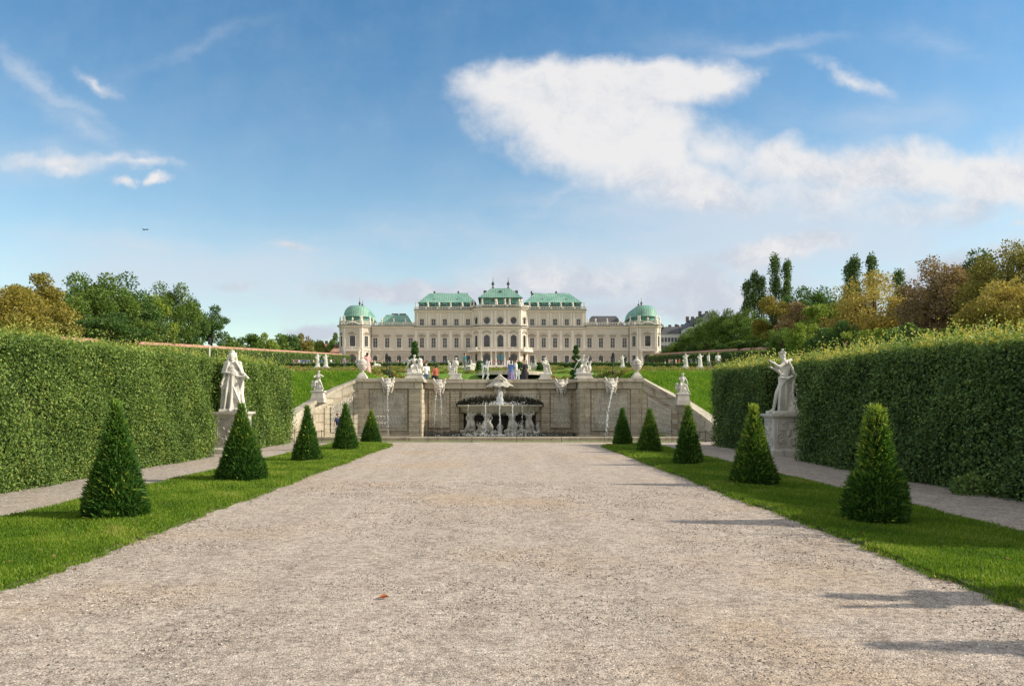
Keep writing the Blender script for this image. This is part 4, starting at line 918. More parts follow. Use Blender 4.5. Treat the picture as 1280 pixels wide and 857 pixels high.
# ------------------------------------------------------------------ vases and figures on the coping
def vase(px, label, Yf):
    SCV = (.78, .78, .83)
    o = thing('stone_vase', label, 'vase', (WX(px, Yf), Yf, TOP+.015), 0, 'lidded vases at the ends of the wall')
    MB().frust(0, 0, 0, .14, .32, .32, .30, .30).frust(0, 0, .14, .36, .28, .28, .13, .13).build('foot', M['marble'], o)
    mb = MB(); mb.lathe([(.08, .36), (.10, .39), (.07, .43), (.10, .48), (.24, .58), (.31, .70), (.32, .80), (.27, .84), (.28, .92), (.31, 1.0), (.30, 1.04)], (0, 0, 0), 24, wob=lambda a, z: .04*abs(math.sin(a*6)) if z < .7 else 0); mb.build('bowl', M['marble'], o, smooth=True)
    mb = MB(); mb.lathe([(.27, 1.04), (.22, 1.10), (.12, 1.17), (.07, 1.20), (.09, 1.24), (.05, 1.30), (.01, 1.33)], (0, 0, 0), 20); mb.build('lid', M['marble'], o, smooth=True)
    mb = MB()
    for k in range(8):
        a = k*math.pi/4; a2 = a+math.pi/4
        mb.tube([(.33*math.cos(a+(a2-a)*q), .33*math.sin(a+(a2-a)*q), .90-.10*math.sin(math.pi*q)) for q in np.linspace(0, 1, 7)], .035, 6)
    for sx in (-1, 1): mb.tube([(sx*.30, 0, .78), (sx*.40, 0, .86), (sx*.38, 0, .98), (sx*.29, 0, .98)], .035, 6)
    mb.build('garland', M['marble'], o, smooth=True); o.scale = SCV
vase(453, 'lidded stone vase with garland at the left end of the wall', 38.25); vase(796, 'lidded stone vase with garland at the right end of the wall', 38.25)
def cherub(J, extra, seed, name='figure', s=.55, fat=1.35, vox=.02):
    mb = MB(); random.seed(seed); j = human(mb, s, J, fat)
    for q in range(7): a = q*.9; ellip(mb, (j['head'].x+.055*math.cos(a), j['head'].y+.05*math.sin(a), j['head'].z+.05), .035, .035, .03, 7)
    extra(mb); return sculpt(mb, vox, 1, name)
# standing putti
def ex1(mb):
    for q in range(6): folds(mb, [(-.16+.03*q, -.04, .55)], [(-.34+.05*q, .05, .05)], .035, .04)
    folds(mb, [(-.12, .05, .75)], [(.12, -.08, .5)], .05, .05); ellip(mb, (-.30, .0, .35), .12, .1, .16); ellip(mb, (-.32, -.02, .55), .08, .08, .09)
    mb.prism([(-.40, -.22), (.30, -.22), (.30, .22), (-.40, .22)], -.02, .05)
def putto_on_block(px, Yf, label, mesh_, flip, blk):
    o = thing('putto_statue', label, 'statue', (WX(px, Yf), Yf, TOP+.015), 0, 'figures on the wall coping')
    MB().frust(0, 0, 0, .10, .34, .28, .32, .26).frust(0, 0, .10, blk, .28, .24, .25, .22).build('block', M['marble'], o)
    f = link('figure', mesh_, M['statue_stone'], o, (0, 0, blk)); f.scale = (flip, 1, 1)
J1 = dict(er=(.30, -.02, 1.16), wr=(.16, -.14, 1.02), el=(-.30, 0, 1.18), wl=(-.36, -.1, .95), kl=(-.13, -.1, .5), head=(.05, -.03, 1.63))
me1 = cherub(J1, ex1, 3, s=.50)
putto_on_block(569.5, 39.75, 'white stone putto with drapery on the coping left of the shell', me1, 1, .26)
def ex2(mb):
    for q in range(7): folds(mb, [(.06+.02*q, -.04, .52)], [(.05+.045*q, .02, .05)], .035, .04)
    folds(mb, [(-.10, -.08, .60)], [(.2, -.05, .48)], .05, .05); ellip(mb, (.10, .06, .16), .13, .12, .18)
    mb.prism([(-.30, -.22), (.34, -.22), (.34, .22), (-.30, .22)], -.02, .05)
J2 = dict(el=(-.34, 0, 1.20), wl=(-.24, -.14, 1.02), er=(.36, .02, 1.16), wr=(.28, .0, .92), kr=(.12, -.12, .52), head=(-.05, -.03, 1.63))
putto_on_block(681.5, 39.75, 'white stone putto with hand on hip on the coping right of the shell', cherub(J2, ex2, 4, s=.50), 1, .26)
# pier groups: a seated nymph leaning on an urn
def group(seed, urn):
    mb = MB(); random.seed(seed); s = .60
    J = dict(pel=(0, .05, .75), chest=(-.05, 0, 1.05), neck=(-.06, -.02, 1.26), head=(-.03, -.05, 1.42), sl=(-.24, 0, 1.2), sr=(.13, .02, 1.19), el=(-.45, -.1, 1.05), wl=(-.62, -.12, 1.2), er=(.34, -.02, 1.05), wr=(.45, -.1, .9),
             hl=(-.1, 0, .72), kl=(-.28, -.35, .62), al=(-.25, -.30, .15), tl=(-.3, -.42, .08), hr=(.08, 0, .72), kr=(.22, -.38, .60), ar=(.32, -.35, .15), tr=(.4, -.45, .08))
    j = human(mb, s, J, 1.2)
    for q in range(6): a = q*1.05; ellip(mb, (j['head'].x+.05*math.cos(a), j['head'].y+.05*math.sin(a), j['head'].z+.055), .035, .035, .03, 7)
    cap(mb, (0, .05, .05), .20, (.0, .05, .35), .17); ellip(mb, (-.1, .05, .12), .26, .2, .14)
    for q in range(8): folds(mb, [(-.10+.03*q, -.06, .46)], [(-.32+.08*q, -.20+.02*q, .06)], .035, .04)
    for q in range(5): folds(mb, [(-.2, .04, .72)], [(-.36-.03*q, .02, .45-.06*q)], .03, .03)
    ellip(mb, (-.30, -.02, .15), .10, .1, .15)
    if urn:
        ellip(mb, (.26, .0, .45), .15, .15, .17); cap(mb, (.26, 0, .25), .06, (.26, 0, .1), .11); cap(mb, (.26, 0, .6), .12, (.26, 0, .64), .14); 
    else:
        cap(mb, (.10, -.05, .5), .06, (.26, -.05, .85), .035); ellip(mb, (.26, 0, .28), .14, .14, .2); cap(mb, (.26, 0, .4), .1, (.35, -.05, .6), .05)
    mb.prism([(-.44, -.28), (.44, -.28), (.44, .26), (-.44, .26)], -.02, .06)
    return sculpt(mb, .02, 1)
for px, sd_, urn, lb in ((518.5, 6, 1, 'white stone seated nymph leaning on an urn on the left pier'), (729.5, 9, 0, 'white stone seated nymph with raised arm on the right pier')):
    o = thing('nymph_group', lb, 'statue', (WX(px, 38.4), 38.4, TOP+.015), 0, 'figures on the wall coping')
    MB().frust(0, 0, 0, .09, .46, .32, .44, .30).frust(0, 0, .09, .22, .38, .28, .36, .26).build('block', M['marble'], o)
    g = link('figure', group(sd_, urn), M['statue_stone'], o, (0, 0, .22)); g.scale = (1, 1, 1.05)
# figures on the ramps
def ex3(mb):
    cap(mb, (0, .05, -.05), .20, (0, .05, .28), .16); ellip(mb, (-.25, .0, .22), .11, .1, .15); ellip(mb, (-.27, -.02, .40), .07, .07, .08)
    for q in range(6): folds(mb, [(-.08+.04*q, -.05, .36)], [(-.18+.08*q, -.14, -.05)], .03, .04)
    mb.prism([(-.34, -.26), (.34, -.26), (.34, .24), (-.34, .24)], -.1, -.04)
JS = dict(pel=(0, .05, .70), chest=(0, 0, 1.0), neck=(0, -.02, 1.22), head=(.02, -.04, 1.38), sl=(-.18, 0, 1.16), sr=(.18, 0, 1.16), el=(-.3, -.1, .98), wl=(-.3, -.25, 1.05), er=(.32, -.05, .95), wr=(.36, -.15, .72),
          hl=(-.1, 0, .68), kl=(-.2, -.32, .60), al=(-.2, -.28, .12), tl=(-.22, -.42, .05), hr=(.1, 0, .68), kr=(.28, -.3, .5), ar=(.42, -.28, .1), tr=(.5, -.35, .03))
JS2 = dict(JS); JS2.update(er=(.40, -.1, 1.06), wr=(.22, -.2, 1.12))
for (px, Yf, z, me, fl_, lb) in ((398, 36.65, 2.02, cherub(JS2, ex3, 8, s=.62, fat=1.2), 1, 'white stone seated figure with bent arm on the sunlit left ramp'), (853, 36.65, 1.9, cherub(JS, ex3, 9, s=.62, fat=1.2), 1, 'white stone seated figure with small child on the right ramp')):
    o = thing('ramp_statue', lb, 'statue', (WX(px, Yf), Yf, z), 0, 'figures on the ramps')
    MB().frust(0, 0, -.22, .0, .32, .30, .32, .30).frust(0, 0, .0, .30, .29, .27, .26, .24).build('block', M['marble'], o)
    f = link('figure', me, M['statue_stone'], o, (0, 0, .38))

exec_marker = 1
# ------------------------------------------------------------------ palace
PY = 300.
def PX(px): return (px-622)*PY/F
def PZ(py): return 1.6+(508-py)*PY/F
pal = thing('palace', 'long cream baroque palace with green copper roofs and two domed corner pavilions', 'palace', (1.1, PY, 0))
OX, OY = 1.1, PY
GZ = 17.2
class Seg:
    """a straight stretch of facade from A to B in plan (left to right as seen), outward = towards the camera side"""
    def __init__(s, a, b):
        s.a = Vector((a[0], a[1])); s.b = Vector((b[0], b[1])); s.d = (s.b-s.a); s.L = s.d.length; s.d.normalize(); s.n = Vector((s.d.y, -s.d.x))
        s.rz = math.atan2(s.d.y, s.d.x)
    def p(s, u, o, z): q = s.a+s.d*u+s.n*o; return (q.x-OX, q.y-OY, z)
    def box(s, mb, u0, u1, o0, o1, z0, z1):
        vs = [s.p(u, o, z) for z in (z0, z1) for o in (o1, o0) for u in (u0, u1)]
        mb.add(vs, [(0, 2, 3, 1), (4, 5, 7, 6), (0, 1, 5, 4), (2, 6, 7, 3), (0, 4, 6, 2), (1, 3, 7, 5)])
def facade(seg, z0, z1, ops, name='wall', m='facade', rev=.35):
    """wall sheet with real openings and reveals; ops = (uc, w, zb, zt)"""
    us = sorted(set([0, seg.L]+[round(c+s*w_/2, 3) for c, w_, a, b in ops for s in (-1, 1)])); zs = sorted(set([z0, z1]+[v for o in ops for v in (o[2], o[3])]))
    mb = MB()
    for i in range(len(us)-1):
        for j in range(len(zs)-1):
            uc, zc = (us[i]+us[i+1])/2, (zs[j]+zs[j+1])/2
            if any(abs(uc-c) < w_/2 and a < zc < b for c, w_, a, b in ops): continue
            mb.add([seg.p(us[i], 0, zs[j]), seg.p(us[i+1], 0, zs[j]), seg.p(us[i+1], 0, zs[j+1]), seg.p(us[i], 0, zs[j+1])], [(0, 1, 2, 3)])
    for c, w_, a, b in ops:
        l, r = c-w_/2, c+w_/2
        for (u0, za, u1, zb_) in ((l, a, l, b), (r, b, r, a), (l, b, r, b), (r, a, l, a)):
            mb.add([seg.p(u0, 0, za), seg.p(u0, -rev, za), seg.p(u1, -rev, zb_), seg.p(u1, 0, zb_)], [(0, 1, 2, 3)])
    return mb.build(name, M[m], pal, fix=False)
WC = {}
def window_meshes(kind, w_, h):
    """local: x along, -y outward, z up from sill"""
    key = (kind, round(w_, 2), round(h, 2))
    if key in WC: return WC[key]
    s = MB(); f = MB(); g = MB(); a = w_/2
    arch = kind in ('arch', 'archdoor', 'arch_plain', 'oval')
    if kind != 'dormer':
        s.box(-a-.22, -a-.002, -.09, .0, -.05, h+.2); s.box(a+.002, a+.22, -.09, .0, -.05, h+.2)
        s.box(-a-.22, a+.22, -.092, .0, h+.002, h+.2)
        if kind != 'archdoor': s.box(-a-.4, a+.4, -.28, .0, -.32, -.06)
    if arch:                                                        # spandrels make the round head
        for sx in (-1, 1):
            for top_ in ((1,) if kind != 'oval' else (1, -1)):
                n = 8; zc = h-a if top_ > 0 else a
                pts = [(sx*a, zc)]+[(sx*a*math.cos(t_), zc+top_*a*math.sin(t_)) for t_ in np.linspace(0, math.pi/2, n)]+[(sx*a, zc+top_*a)]
                vs = [(x, y, z) for y in (-.06, .34) for x, z in pts]; k = len(pts)
                s.add(vs, [tuple(range(k)), tuple(range(k, 2*k))[::-1]]+[(i, (i+1) % k, k+(i+1) % k, k+i) for i in range(k)])
    s.mi = 1  # hood mouldings take the darker tone that stands in for shadow
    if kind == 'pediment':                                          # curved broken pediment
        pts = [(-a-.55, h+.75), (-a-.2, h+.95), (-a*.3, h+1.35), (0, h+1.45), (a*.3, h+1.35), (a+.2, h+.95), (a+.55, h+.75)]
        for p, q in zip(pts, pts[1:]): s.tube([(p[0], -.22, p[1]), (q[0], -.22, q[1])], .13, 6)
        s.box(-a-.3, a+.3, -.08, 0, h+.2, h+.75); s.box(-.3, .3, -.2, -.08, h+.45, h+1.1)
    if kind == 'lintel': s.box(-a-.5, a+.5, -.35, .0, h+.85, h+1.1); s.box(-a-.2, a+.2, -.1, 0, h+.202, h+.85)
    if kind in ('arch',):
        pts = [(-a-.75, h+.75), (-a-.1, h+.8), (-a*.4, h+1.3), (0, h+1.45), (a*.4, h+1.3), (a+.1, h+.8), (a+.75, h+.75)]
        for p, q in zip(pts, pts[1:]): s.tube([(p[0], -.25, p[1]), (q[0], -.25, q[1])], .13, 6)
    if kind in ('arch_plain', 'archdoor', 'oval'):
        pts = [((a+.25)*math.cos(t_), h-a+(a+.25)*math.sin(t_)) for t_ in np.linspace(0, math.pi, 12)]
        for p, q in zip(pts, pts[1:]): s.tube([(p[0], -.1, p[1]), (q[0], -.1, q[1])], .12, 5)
    g.box(-a, a, .24, .28, 0, h)
    for x in (-a+.05, -.0, a-.05): f.box(x-.08, x+.08, .14, .22, 0, h)
    for z in ([.08, h*.36, h*.68, h-.08] if h > 3 else [.08, h*.5, h-.08]): f.box(-a+.1, a-.1, .16, .21, z-.05, z+.05)
    WC[key] = (s.mesh('surround') if s.v else None, f.mesh('frame'), g.mesh('pane', fix=False)); return WC[key]
def window(seg, uc, w_, zb, zt, kind, gm='glass', fm='darksash', part='window'):
    sm, fm_, gm_ = window_meshes(kind, w_, zt-zb); p = seg.p(uc, 0, zb)
    me = sm.copy() if sm else MB().mesh(); me = sm
    o = bpy.data.objects.new(part, me); COL.objects.link(o); o.parent = pal; o.location = p; o.rotation_euler = (0, 0, seg.rz)
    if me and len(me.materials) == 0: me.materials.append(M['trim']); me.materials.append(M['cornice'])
    for nm, me2, mt in (('frame', fm_, M[fm]), ('pane', gm_, M[gm])):
        if len(me2.materials) == 0: me2.materials.append(mt)
        c = bpy.data.objects.new(nm, me2); COL.objects.link(c); c.parent = o; c.material_slots[0].link = 'OBJECT'; c.material_slots[0].material = mt
def level(seg, lv, us, z0, z1, zwalls, m_ground='facade_rust'):
    ops = [(u, l[0], l[1], l[2]) for l in lv for u in us]
    return ops
def pilaster(seg, u, w_, z0, z1):
    mb = MB(); seg.box(mb, u-w_/2, u+w_/2, -.05, .16, z0, z1); seg.box(mb, u-w_/2-.12, u+w_/2+.12, -.04, .26, z1-.55, z1-.002); seg.box(mb, u-w_/2-.1, u+w_/2+.1, -.04, .22, z0+.002, z0+.45)
    mb.build('pilaster', M['trim'], pal)
def band(seg, name, m, z0, z1, out_, u0=0., u1=None):
    mb = MB(); seg.box(mb, u0, seg.L if u1 is None else u1, -.2, out_, z0, z1); return mb.build(name, M[m], pal)
def cornice(seg, z, ext=.0, lead=True):
    mb = MB(); seg.box(mb, -ext, seg.L+ext, -.3, .35, z-.75, z-.45); seg.box(mb, -ext-.1, seg.L+ext+.1, -.3, .65, z-.448, z-.2); seg.box(mb, -ext-.2, seg.L+ext+.2, -.3, .9, z-.198, z); mb.build('cornice', M['trim'], pal)
    if lead: mb = MB(); seg.box(mb, -ext-.2, seg.L+ext+.2, -.3, 1.0, z+.003, z+.30); mb.build('gutter', M['lead'], pal)
def balustrade(seg, z, h=1.15, back=0., m='trim', post=3.4):
    mb = MB(); seg.box(mb, 0, seg.L, back-.35, back+.1, z, z+.25); seg.box(mb, 0, seg.L, back-.35, back+.1, z+h-.2, z+h)
    n = max(1, int(seg.L/.62))
    for i in range(n): u = (i+.5)*seg.L/n; seg.box(mb, u-.13, u+.13, back-.25, back+.0, z+.25, z+h-.2)
    k = max(1, round(seg.L/post))
    for i in range(k+1): u = i*seg.L/k; u = min(max(u, .3), seg.L-.3); seg.box(mb, u-.3, u+.3, back-.4, back+.14, z+.01, z+h+.05)
    mb.build('balustrade', M[m], pal)
# statue & urn meshes for the attic (tiny in the picture)
mb = MB(); human(mb, 1.25, dict(el=(-.34, 0, 1.2), wl=(-.2, -.2, 1.1), er=(.36, 0, 1.3), wr=(.42, -.1, 1.55)), 1.5); skirt(mb, (0, 0), 1.2, 0, .2, .34, 8, r=.07); mb.prism([(-.4, -.35), (.4, -.35), (.4, .35), (-.4, .35)], -.1, .12); att1 = sculpt(mb, .09, 1, 'roof_statue')
mb = MB(); human(mb, 1.2, dict(el=(-.34, 0, 1.2), wl=(-.5, -.1, 1.4), er=(.34, 0, 1.12), wr=(.26, -.1, .9), head=(.06, 0, 1.6)), 1.6); skirt(mb, (.1, 0), 1.2, 0, .2, .40, 8, r=.07); ellip(mb, (.35, 0, .6), .2, .2, .6); mb.prism([(-.4, -.35), (.5, -.35), (.5, .35), (-.4, .35)], -.1, .12); att2 = sculpt(mb, .09, 1, 'roof_statue')
mb = MB(); mb.lathe([(.4, 0), (.4, .2), (.12, .35), (.12, .5), (.45, .95), (.48, 1.3), (.3, 1.45), (.3, 1.6), (.1, 1.8), (.02, 2.0)], n=12); urnm = mb.mesh('roof_urn', True)
for m_ in (att1, att2, urnm): m_.materials.append(M['trim'])
def attic(seg, u, z, k, back=-.12, s=1.):
    o = bpy.data.objects.new('roof_urn' if k == 2 else 'roof_statue', (att1, att2, urnm)[k]); COL.objects.link(o); o.parent = pal; o.location = seg.p(u, back, z); o.rotation_euler = (0, 0, seg.rz+(k-1)*.3); o.scale = (s, s, s*1.05)
Z_str, Z_belt, Z_top = 24.0, 32.9, 39.6
gz, wz, tz = (18.35, 21.75), (24.85, 28.75), (33.6, 36.2)
# plan
YC = PY-3.4
Sg = lambda pa, ya, pb, yb: Seg(((pa-622)*PY/F, ya), ((pb-622)*PY/F, yb))
mainL = Sg(518.2, PY, 590.3, PY); mainR = Sg(660.3, PY, 732.4, PY)
wingL = Sg(463.6, PY, 518.2, PY); wingR = Sg(732.4, PY, 786.5, PY)
c_l = Sg(590.3, PY, 600.8, YC); c_f = Sg(600.8, YC, 650.2, YC); c_r = Sg(650.2, YC, 660.3, PY)
def us(seg, pxs): return [((p-622)*PY/F-seg.a.x)/seg.d.x for p in pxs]
# main blocks
for seg, pxs in ((mainL, [527.4, 541.9, 556.1, 570.6, 585.0]), (mainR, [665.2, 679.6, 693.9, 708.5, 723.1])):
    U = us(seg, pxs); W = 1.75
    facade(seg, GZ-1, Z_str, [(u, W, *gz) for u in U], m='facade_rust'); facade(seg, Z_str, Z_top, [(u, W, *wz) for u in U]+[(u, W, *tz) for u in U])
    for u in U:
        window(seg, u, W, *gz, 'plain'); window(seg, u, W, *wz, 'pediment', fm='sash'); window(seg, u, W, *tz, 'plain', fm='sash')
    for a, b in zip([U[0]-4.6]+U, U+[U[-1]+4.6]):
        for q in (-.55, .55):
            u = (a+b)/2+q
            if .4 < u < seg.L-.4: pilaster(seg, u, .62, Z_belt+.2, Z_top-1.0)
        u = (a+b)/2
        if .5 < u < seg.L-.5: pilaster(seg, u, .9, Z_str+.3, Z_belt-1.4)
    band(seg, 'string_course', 'trim', Z_str-.25, Z_str+.2, .22); band(seg, 'string_course', 'trim', Z_belt-1.5, Z_belt-1.25, .18); cornice(seg, Z_belt, 0); cornice(seg, Z_top, .0); balustrade(seg, Z_top+.31, 1.1, .1, post=4.6)
    for i, u in enumerate(U):
        for q in (-2.3,): attic(seg, max(.5, u+q), Z_top+1.25, i % 3)
    attic(seg, seg.L-.6, Z_top+1.25, 0)
for seg in (c_l, c_f, c_r):
    if seg is c_f: U = us(seg, [608.7, 625.4, 641.8]); W = 2.35
    else: U = [seg.L/2]; W = 1.5
    ops = [(u, W, 33.8, 36.5) for u in U]+[(u, W, 24.9, 29.6) for u in U]; go = [(u, W+(.5 if seg is c_f else 0), 17.9, 22.4) for u in U]
    facade(seg, GZ-1, Z_str, go, m='facade'); facade(seg, Z_str, Z_top+.5, ops)
    for i, u in enumerate(U):
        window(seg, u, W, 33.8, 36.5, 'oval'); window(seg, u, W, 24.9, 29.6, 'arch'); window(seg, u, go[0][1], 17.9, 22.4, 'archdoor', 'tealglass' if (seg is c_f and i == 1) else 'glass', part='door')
    if seg is c_f: Q = [.4, (U[0]+U[1])/2-.75, (U[0]+U[1])/2+.75, (U[1]+U[2])/2-.75, (U[1]+U[2])/2+.75, seg.L-.4]
    else: Q = [.5, seg.L-.5]
    for u in Q: pilaster(seg, u, .7, Z_belt+.2, Z_top-.5); pilaster(seg, u, .8, Z_str+.3, Z_belt-1.4)
    band(seg, 'string_course', 'trim', Z_belt-1.5, Z_belt-1.25, .2); cornice(seg, Z_belt, .05); cornice(seg, Z_top+.5, .05); balustrade(seg, Z_top+.67, 1.1, .1, post=5)
    for i, u in enumerate(Q[::2] if seg is c_f else Q[:1]): attic(seg, u+.3, Z_top+1.8, i % 2, s=1.1)
    if seg is c_f: attic(seg, seg.L-.5, Z_top+1.8, 1, s=1.1); attic(seg, Q[2], Z_top+1.8, 1, s=1.1); attic(seg, Q[3], Z_top+1.8, 0, s=1.1)
    # portico: columns and balcony in front
    if seg is c_f:
        for u in [.5, Q[1]-.15, Q[2]+.15, Q[3]-.15, Q[4]+.15, seg.L-.5]:
            p = seg.p(u, 1.7, GZ); mb = MB(); mb.lathe([(.5, 0), (.5, .4), (.36, .5), (.36, 3), (.31, 5.3), (.46, 5.6), (.46, 5.8)], p, 12); mb.build('column', M['trim'], pal, smooth=True)
    mb = MB(); seg.box(mb, -.3, seg.L+.3, .0, 2.3, 23.0, 23.7); mb.build('balcony', M['trim'], pal)
    s2 = Seg((seg.a+seg.n*2.0), (seg.b+seg.n*2.0)); balustrade(s2, 23.703, 1.0, 0, post=3)
# wings
for seg, pxs in ((wingL, [469.1, 484., 498.8, 513.3]), (wingR, [736.9, 751.2, 765.8, 780.7])):
    U = us(seg, pxs); W = 1.8
    facade(seg, GZ-1, Z_str, [(u, W, *gz) for u in U], m='facade_rust'); facade(seg, Z_str, Z_belt+.4, [(u, W, *wz) for u in U])
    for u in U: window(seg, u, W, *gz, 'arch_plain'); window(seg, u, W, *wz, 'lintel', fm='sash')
    band(seg, 'string_course', 'trim', Z_str-.25, Z_str+.2, .2); cornice(seg, Z_belt+.4, 0); balustrade(seg, Z_belt+.57, 1.35, .1, post=4.6)
    for i, u in enumerate(U): attic(seg, u-2.1 if i else .8, Z_belt+1.9, (i+1) % 3, s=.8)
# pavilions (elongated octagons)
def pavilion(sg):
    f0, f1, o_, i_ = (431.2, 453.5, 424.6, 463.6) if sg < 0 else (796.8, 818.9, 786.6, 825.4)
    YF = PY-3.0
    fr = Sg(f0, YF, f1, YF)
    lc = Sg(o_ if sg < 0 else 786.6, PY, f0, YF); rc = Sg(f1, YF, i_ if sg < 0 else 825.4, PY)
    ox_ = PX(424.6) if sg < 0 else PX(825.4)
    sides = [Seg((ox_, PY+22), (ox_, PY))] if sg < 0 else [Seg((ox_, PY), (ox_, PY+22))]
    zt = Z_belt+.4
    for seg in [lc, fr, rc]+sides:
        if seg is fr: U = [seg.L/2]; W = 2.2
        elif seg in sides: U = list(np.arange(3.2, 21, 5)); W = 1.7
        else: U = [seg.L/2]; W = 1.6
        if seg is fr: g_ = (17.6, 21.9)
        else: g_ = gz
        Wg = 2.9 if seg is fr else W
        facade(seg, GZ-1, Z_str, [(u, Wg, *g_) for u in U]); facade(seg, Z_str, zt, [(u, W, 25.2, 29.3) for u in U])
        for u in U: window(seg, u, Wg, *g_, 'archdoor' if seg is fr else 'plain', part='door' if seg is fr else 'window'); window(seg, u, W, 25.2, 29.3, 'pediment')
        for u in (.45, seg.L-.45): pilaster(seg, u, .6, Z_str+.3, zt-1.0); pilaster(seg, u, .6, GZ-.5, Z_str-.4)
        band(seg, 'string_course', 'trim', Z_str-.3, Z_str+.2, .3); cornice(seg, zt, .1); balustrade(seg, zt+.17, 1.7, .1, post=4)
        attic(seg, .4, zt+1.9, 0, s=.95); attic(seg, seg.L-.4, zt+1.9, 1, s=.95)
        if seg is fr: attic(seg, seg.L/2, zt+1.5, 2, s=.9)
    # curved pediment over the centre
    p = fr.p(fr.L/2, .3, zt); mb = MB(); pts = [(p[0]+3.0*q, p[1], p[2]+1.2*math.cos(q*1.4)) for q in np.linspace(-1, 1, 9)]
    for a, b in zip(pts, pts[1:]): mb.tube([a, b], .28, 6)
    mb.build('pediment', M['trim'], pal)
    # porch with balcony
    mb = MB(); fr.box(mb, .3, fr.L-.3, 0, 1.8, 23.2, 23.8); mb.build('balcony', M['trim'], pal)
    s2 = Seg(fr.a+fr.n*1.6+fr.d*.3, fr.b+fr.n*1.6-fr.d*.3); balustrade(s2, 23.803, 1.0, 0, post=3)
    for u in (.8, fr.L-.8):
        q = fr.p(u, 1.3, GZ); MB().lathe([(.5, 0), (.5, .4), (.38, .5), (.34, 5.3), (.48, 5.6), (.48, 6)], q, 10).build('column', M['trim'], pal, smooth=True)
    # dome: elongated bell with drum
    cx = (PX(f0)+PX(f1))/2-OX+(.6 if sg < 0 else -.2); cy = 10.5; el = 6.5; n = 32
    def ring(r, z, k=1.):
        out_ = []
        for i in range(n):
            a = 2*math.pi*(i+.5)/n; oc = math.cos(math.pi/8)/math.cos(((a+math.pi/8) % (math.pi/4))-math.pi/8)*.5+.5
            x, y = r*oc*math.cos(a)*k, r*oc*math.sin(a); out_.append((cx+x, cy+y+(el*min(1, r/3.) if y > 0 else -el*min(1, r/3.)), z))
        return out_
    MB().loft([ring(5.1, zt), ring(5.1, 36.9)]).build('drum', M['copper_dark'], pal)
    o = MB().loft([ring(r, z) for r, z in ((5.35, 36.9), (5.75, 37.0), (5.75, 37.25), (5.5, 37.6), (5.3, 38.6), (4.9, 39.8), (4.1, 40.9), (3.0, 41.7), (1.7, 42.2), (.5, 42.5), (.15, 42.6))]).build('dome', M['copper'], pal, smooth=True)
    for yy in (-el*.75, el*.75): MB().lathe([(.3, 0), (.5, .3), (.25, .8), (.5, 1.3), (.2, 1.9), (.08, 2.2), (.05, 3.6), (.01, 3.7)], (cx, cy+yy*.25 if yy < 0 else cy+yy, 42.3), 8).build('finial', M['lead'], pal, smooth=True)
    # flat top behind the parapet
    poly = [(f.a.x-OX, f.a.y-OY) for f in (lc, fr, rc)]+[(rc.b.x-OX, 0), (rc.b.x-OX, 22), (lc.a.x-OX, 22)]
    MB().prism(poly, zt-.4, zt-.05).build('flat_roof', M['slate'], pal)
pavilion(-1); pavilion(1)
for px in (464.0, 786.2): MB().tube([(PX(px)-OX, -.35, GZ-.3), (PX(px)-OX, -.35, Z_belt)], .13, 6).build('downpipe', M['lead'], pal)
# rear mass so that the building is closed
mb = MB()
for a, b, zt in ((463.6, 518.2, Z_belt+.3), (518.2, 732.4, Z_top-.1), (732.4, 786.5, Z_belt+.3)):
    for (x0, x1, y0, y1) in ((PX(a)-OX, PX(b)-OX, .6, 24),):
        mb.box(x0+.02, x1-.02, y0, y1, zt-.5, zt)
        mb.box(x0+.02, x1-.02, y1-.5, y1, GZ-1, zt-.51)
for a in (518.2, 732.4): mb.box(PX(a)-OX-.3 if a > 600 else PX(a)-OX, PX(a)-OX if a > 600 else PX(a)-OX+.3, .02, 24, Z_belt, Z_top)
mb.prism([(PX(590.3)-OX, .6), (PX(600.8)-OX, YC-OY+.4), (PX(650.2)-OX, YC-OY+.4), (PX(660.3)-OX, .6)], Z_top-.1, Z_top+.45)
mb.build('wall', M['facade'], pal)
# roofs
def hip(name, m, x0, x1, y0, y1, z0, z1, rx0, rx1, ry0, ry1):
    mb = MB(); mb.add([(x0, y0, z0), (x1, y0, z0), (x1, y1, z0), (x0, y1, z0), (rx0, ry0, z1), (rx1, ry0, z1), (rx1, ry1, z1), (rx0, ry1, z1)], [(0, 1, 5, 4), (1, 2, 6, 5), (2, 3, 7, 6), (3, 0, 4, 7), (4, 5, 6, 7), (0, 3, 2, 1)])
    return mb.build(name, M[m], pal)
def dorm(x, z, y=1.2, w_=1.1, h=1.7):
    d_ = MB(); d_.box(x-w_/2-.2, x+w_/2+.2, y-.7, y+1, z, z+h); 
    d_.loft([[(x+(w_/2+.3)*math.cos(a), yy, z+h+(.7)*math.sin(a)) for a in np.linspace(0, math.pi, 8)] for yy in (y-.8, y+1)]); o = d_.build('dormer', M['copper_dark'], pal)
    c = MB().lathe([(.62, 0), (.62, .06)], (0, 0, 0), 12).build('pane', M['glass'], o, (x, y-.72, z+h*.62)); c.rotation_euler = (R(90), 0, 0)
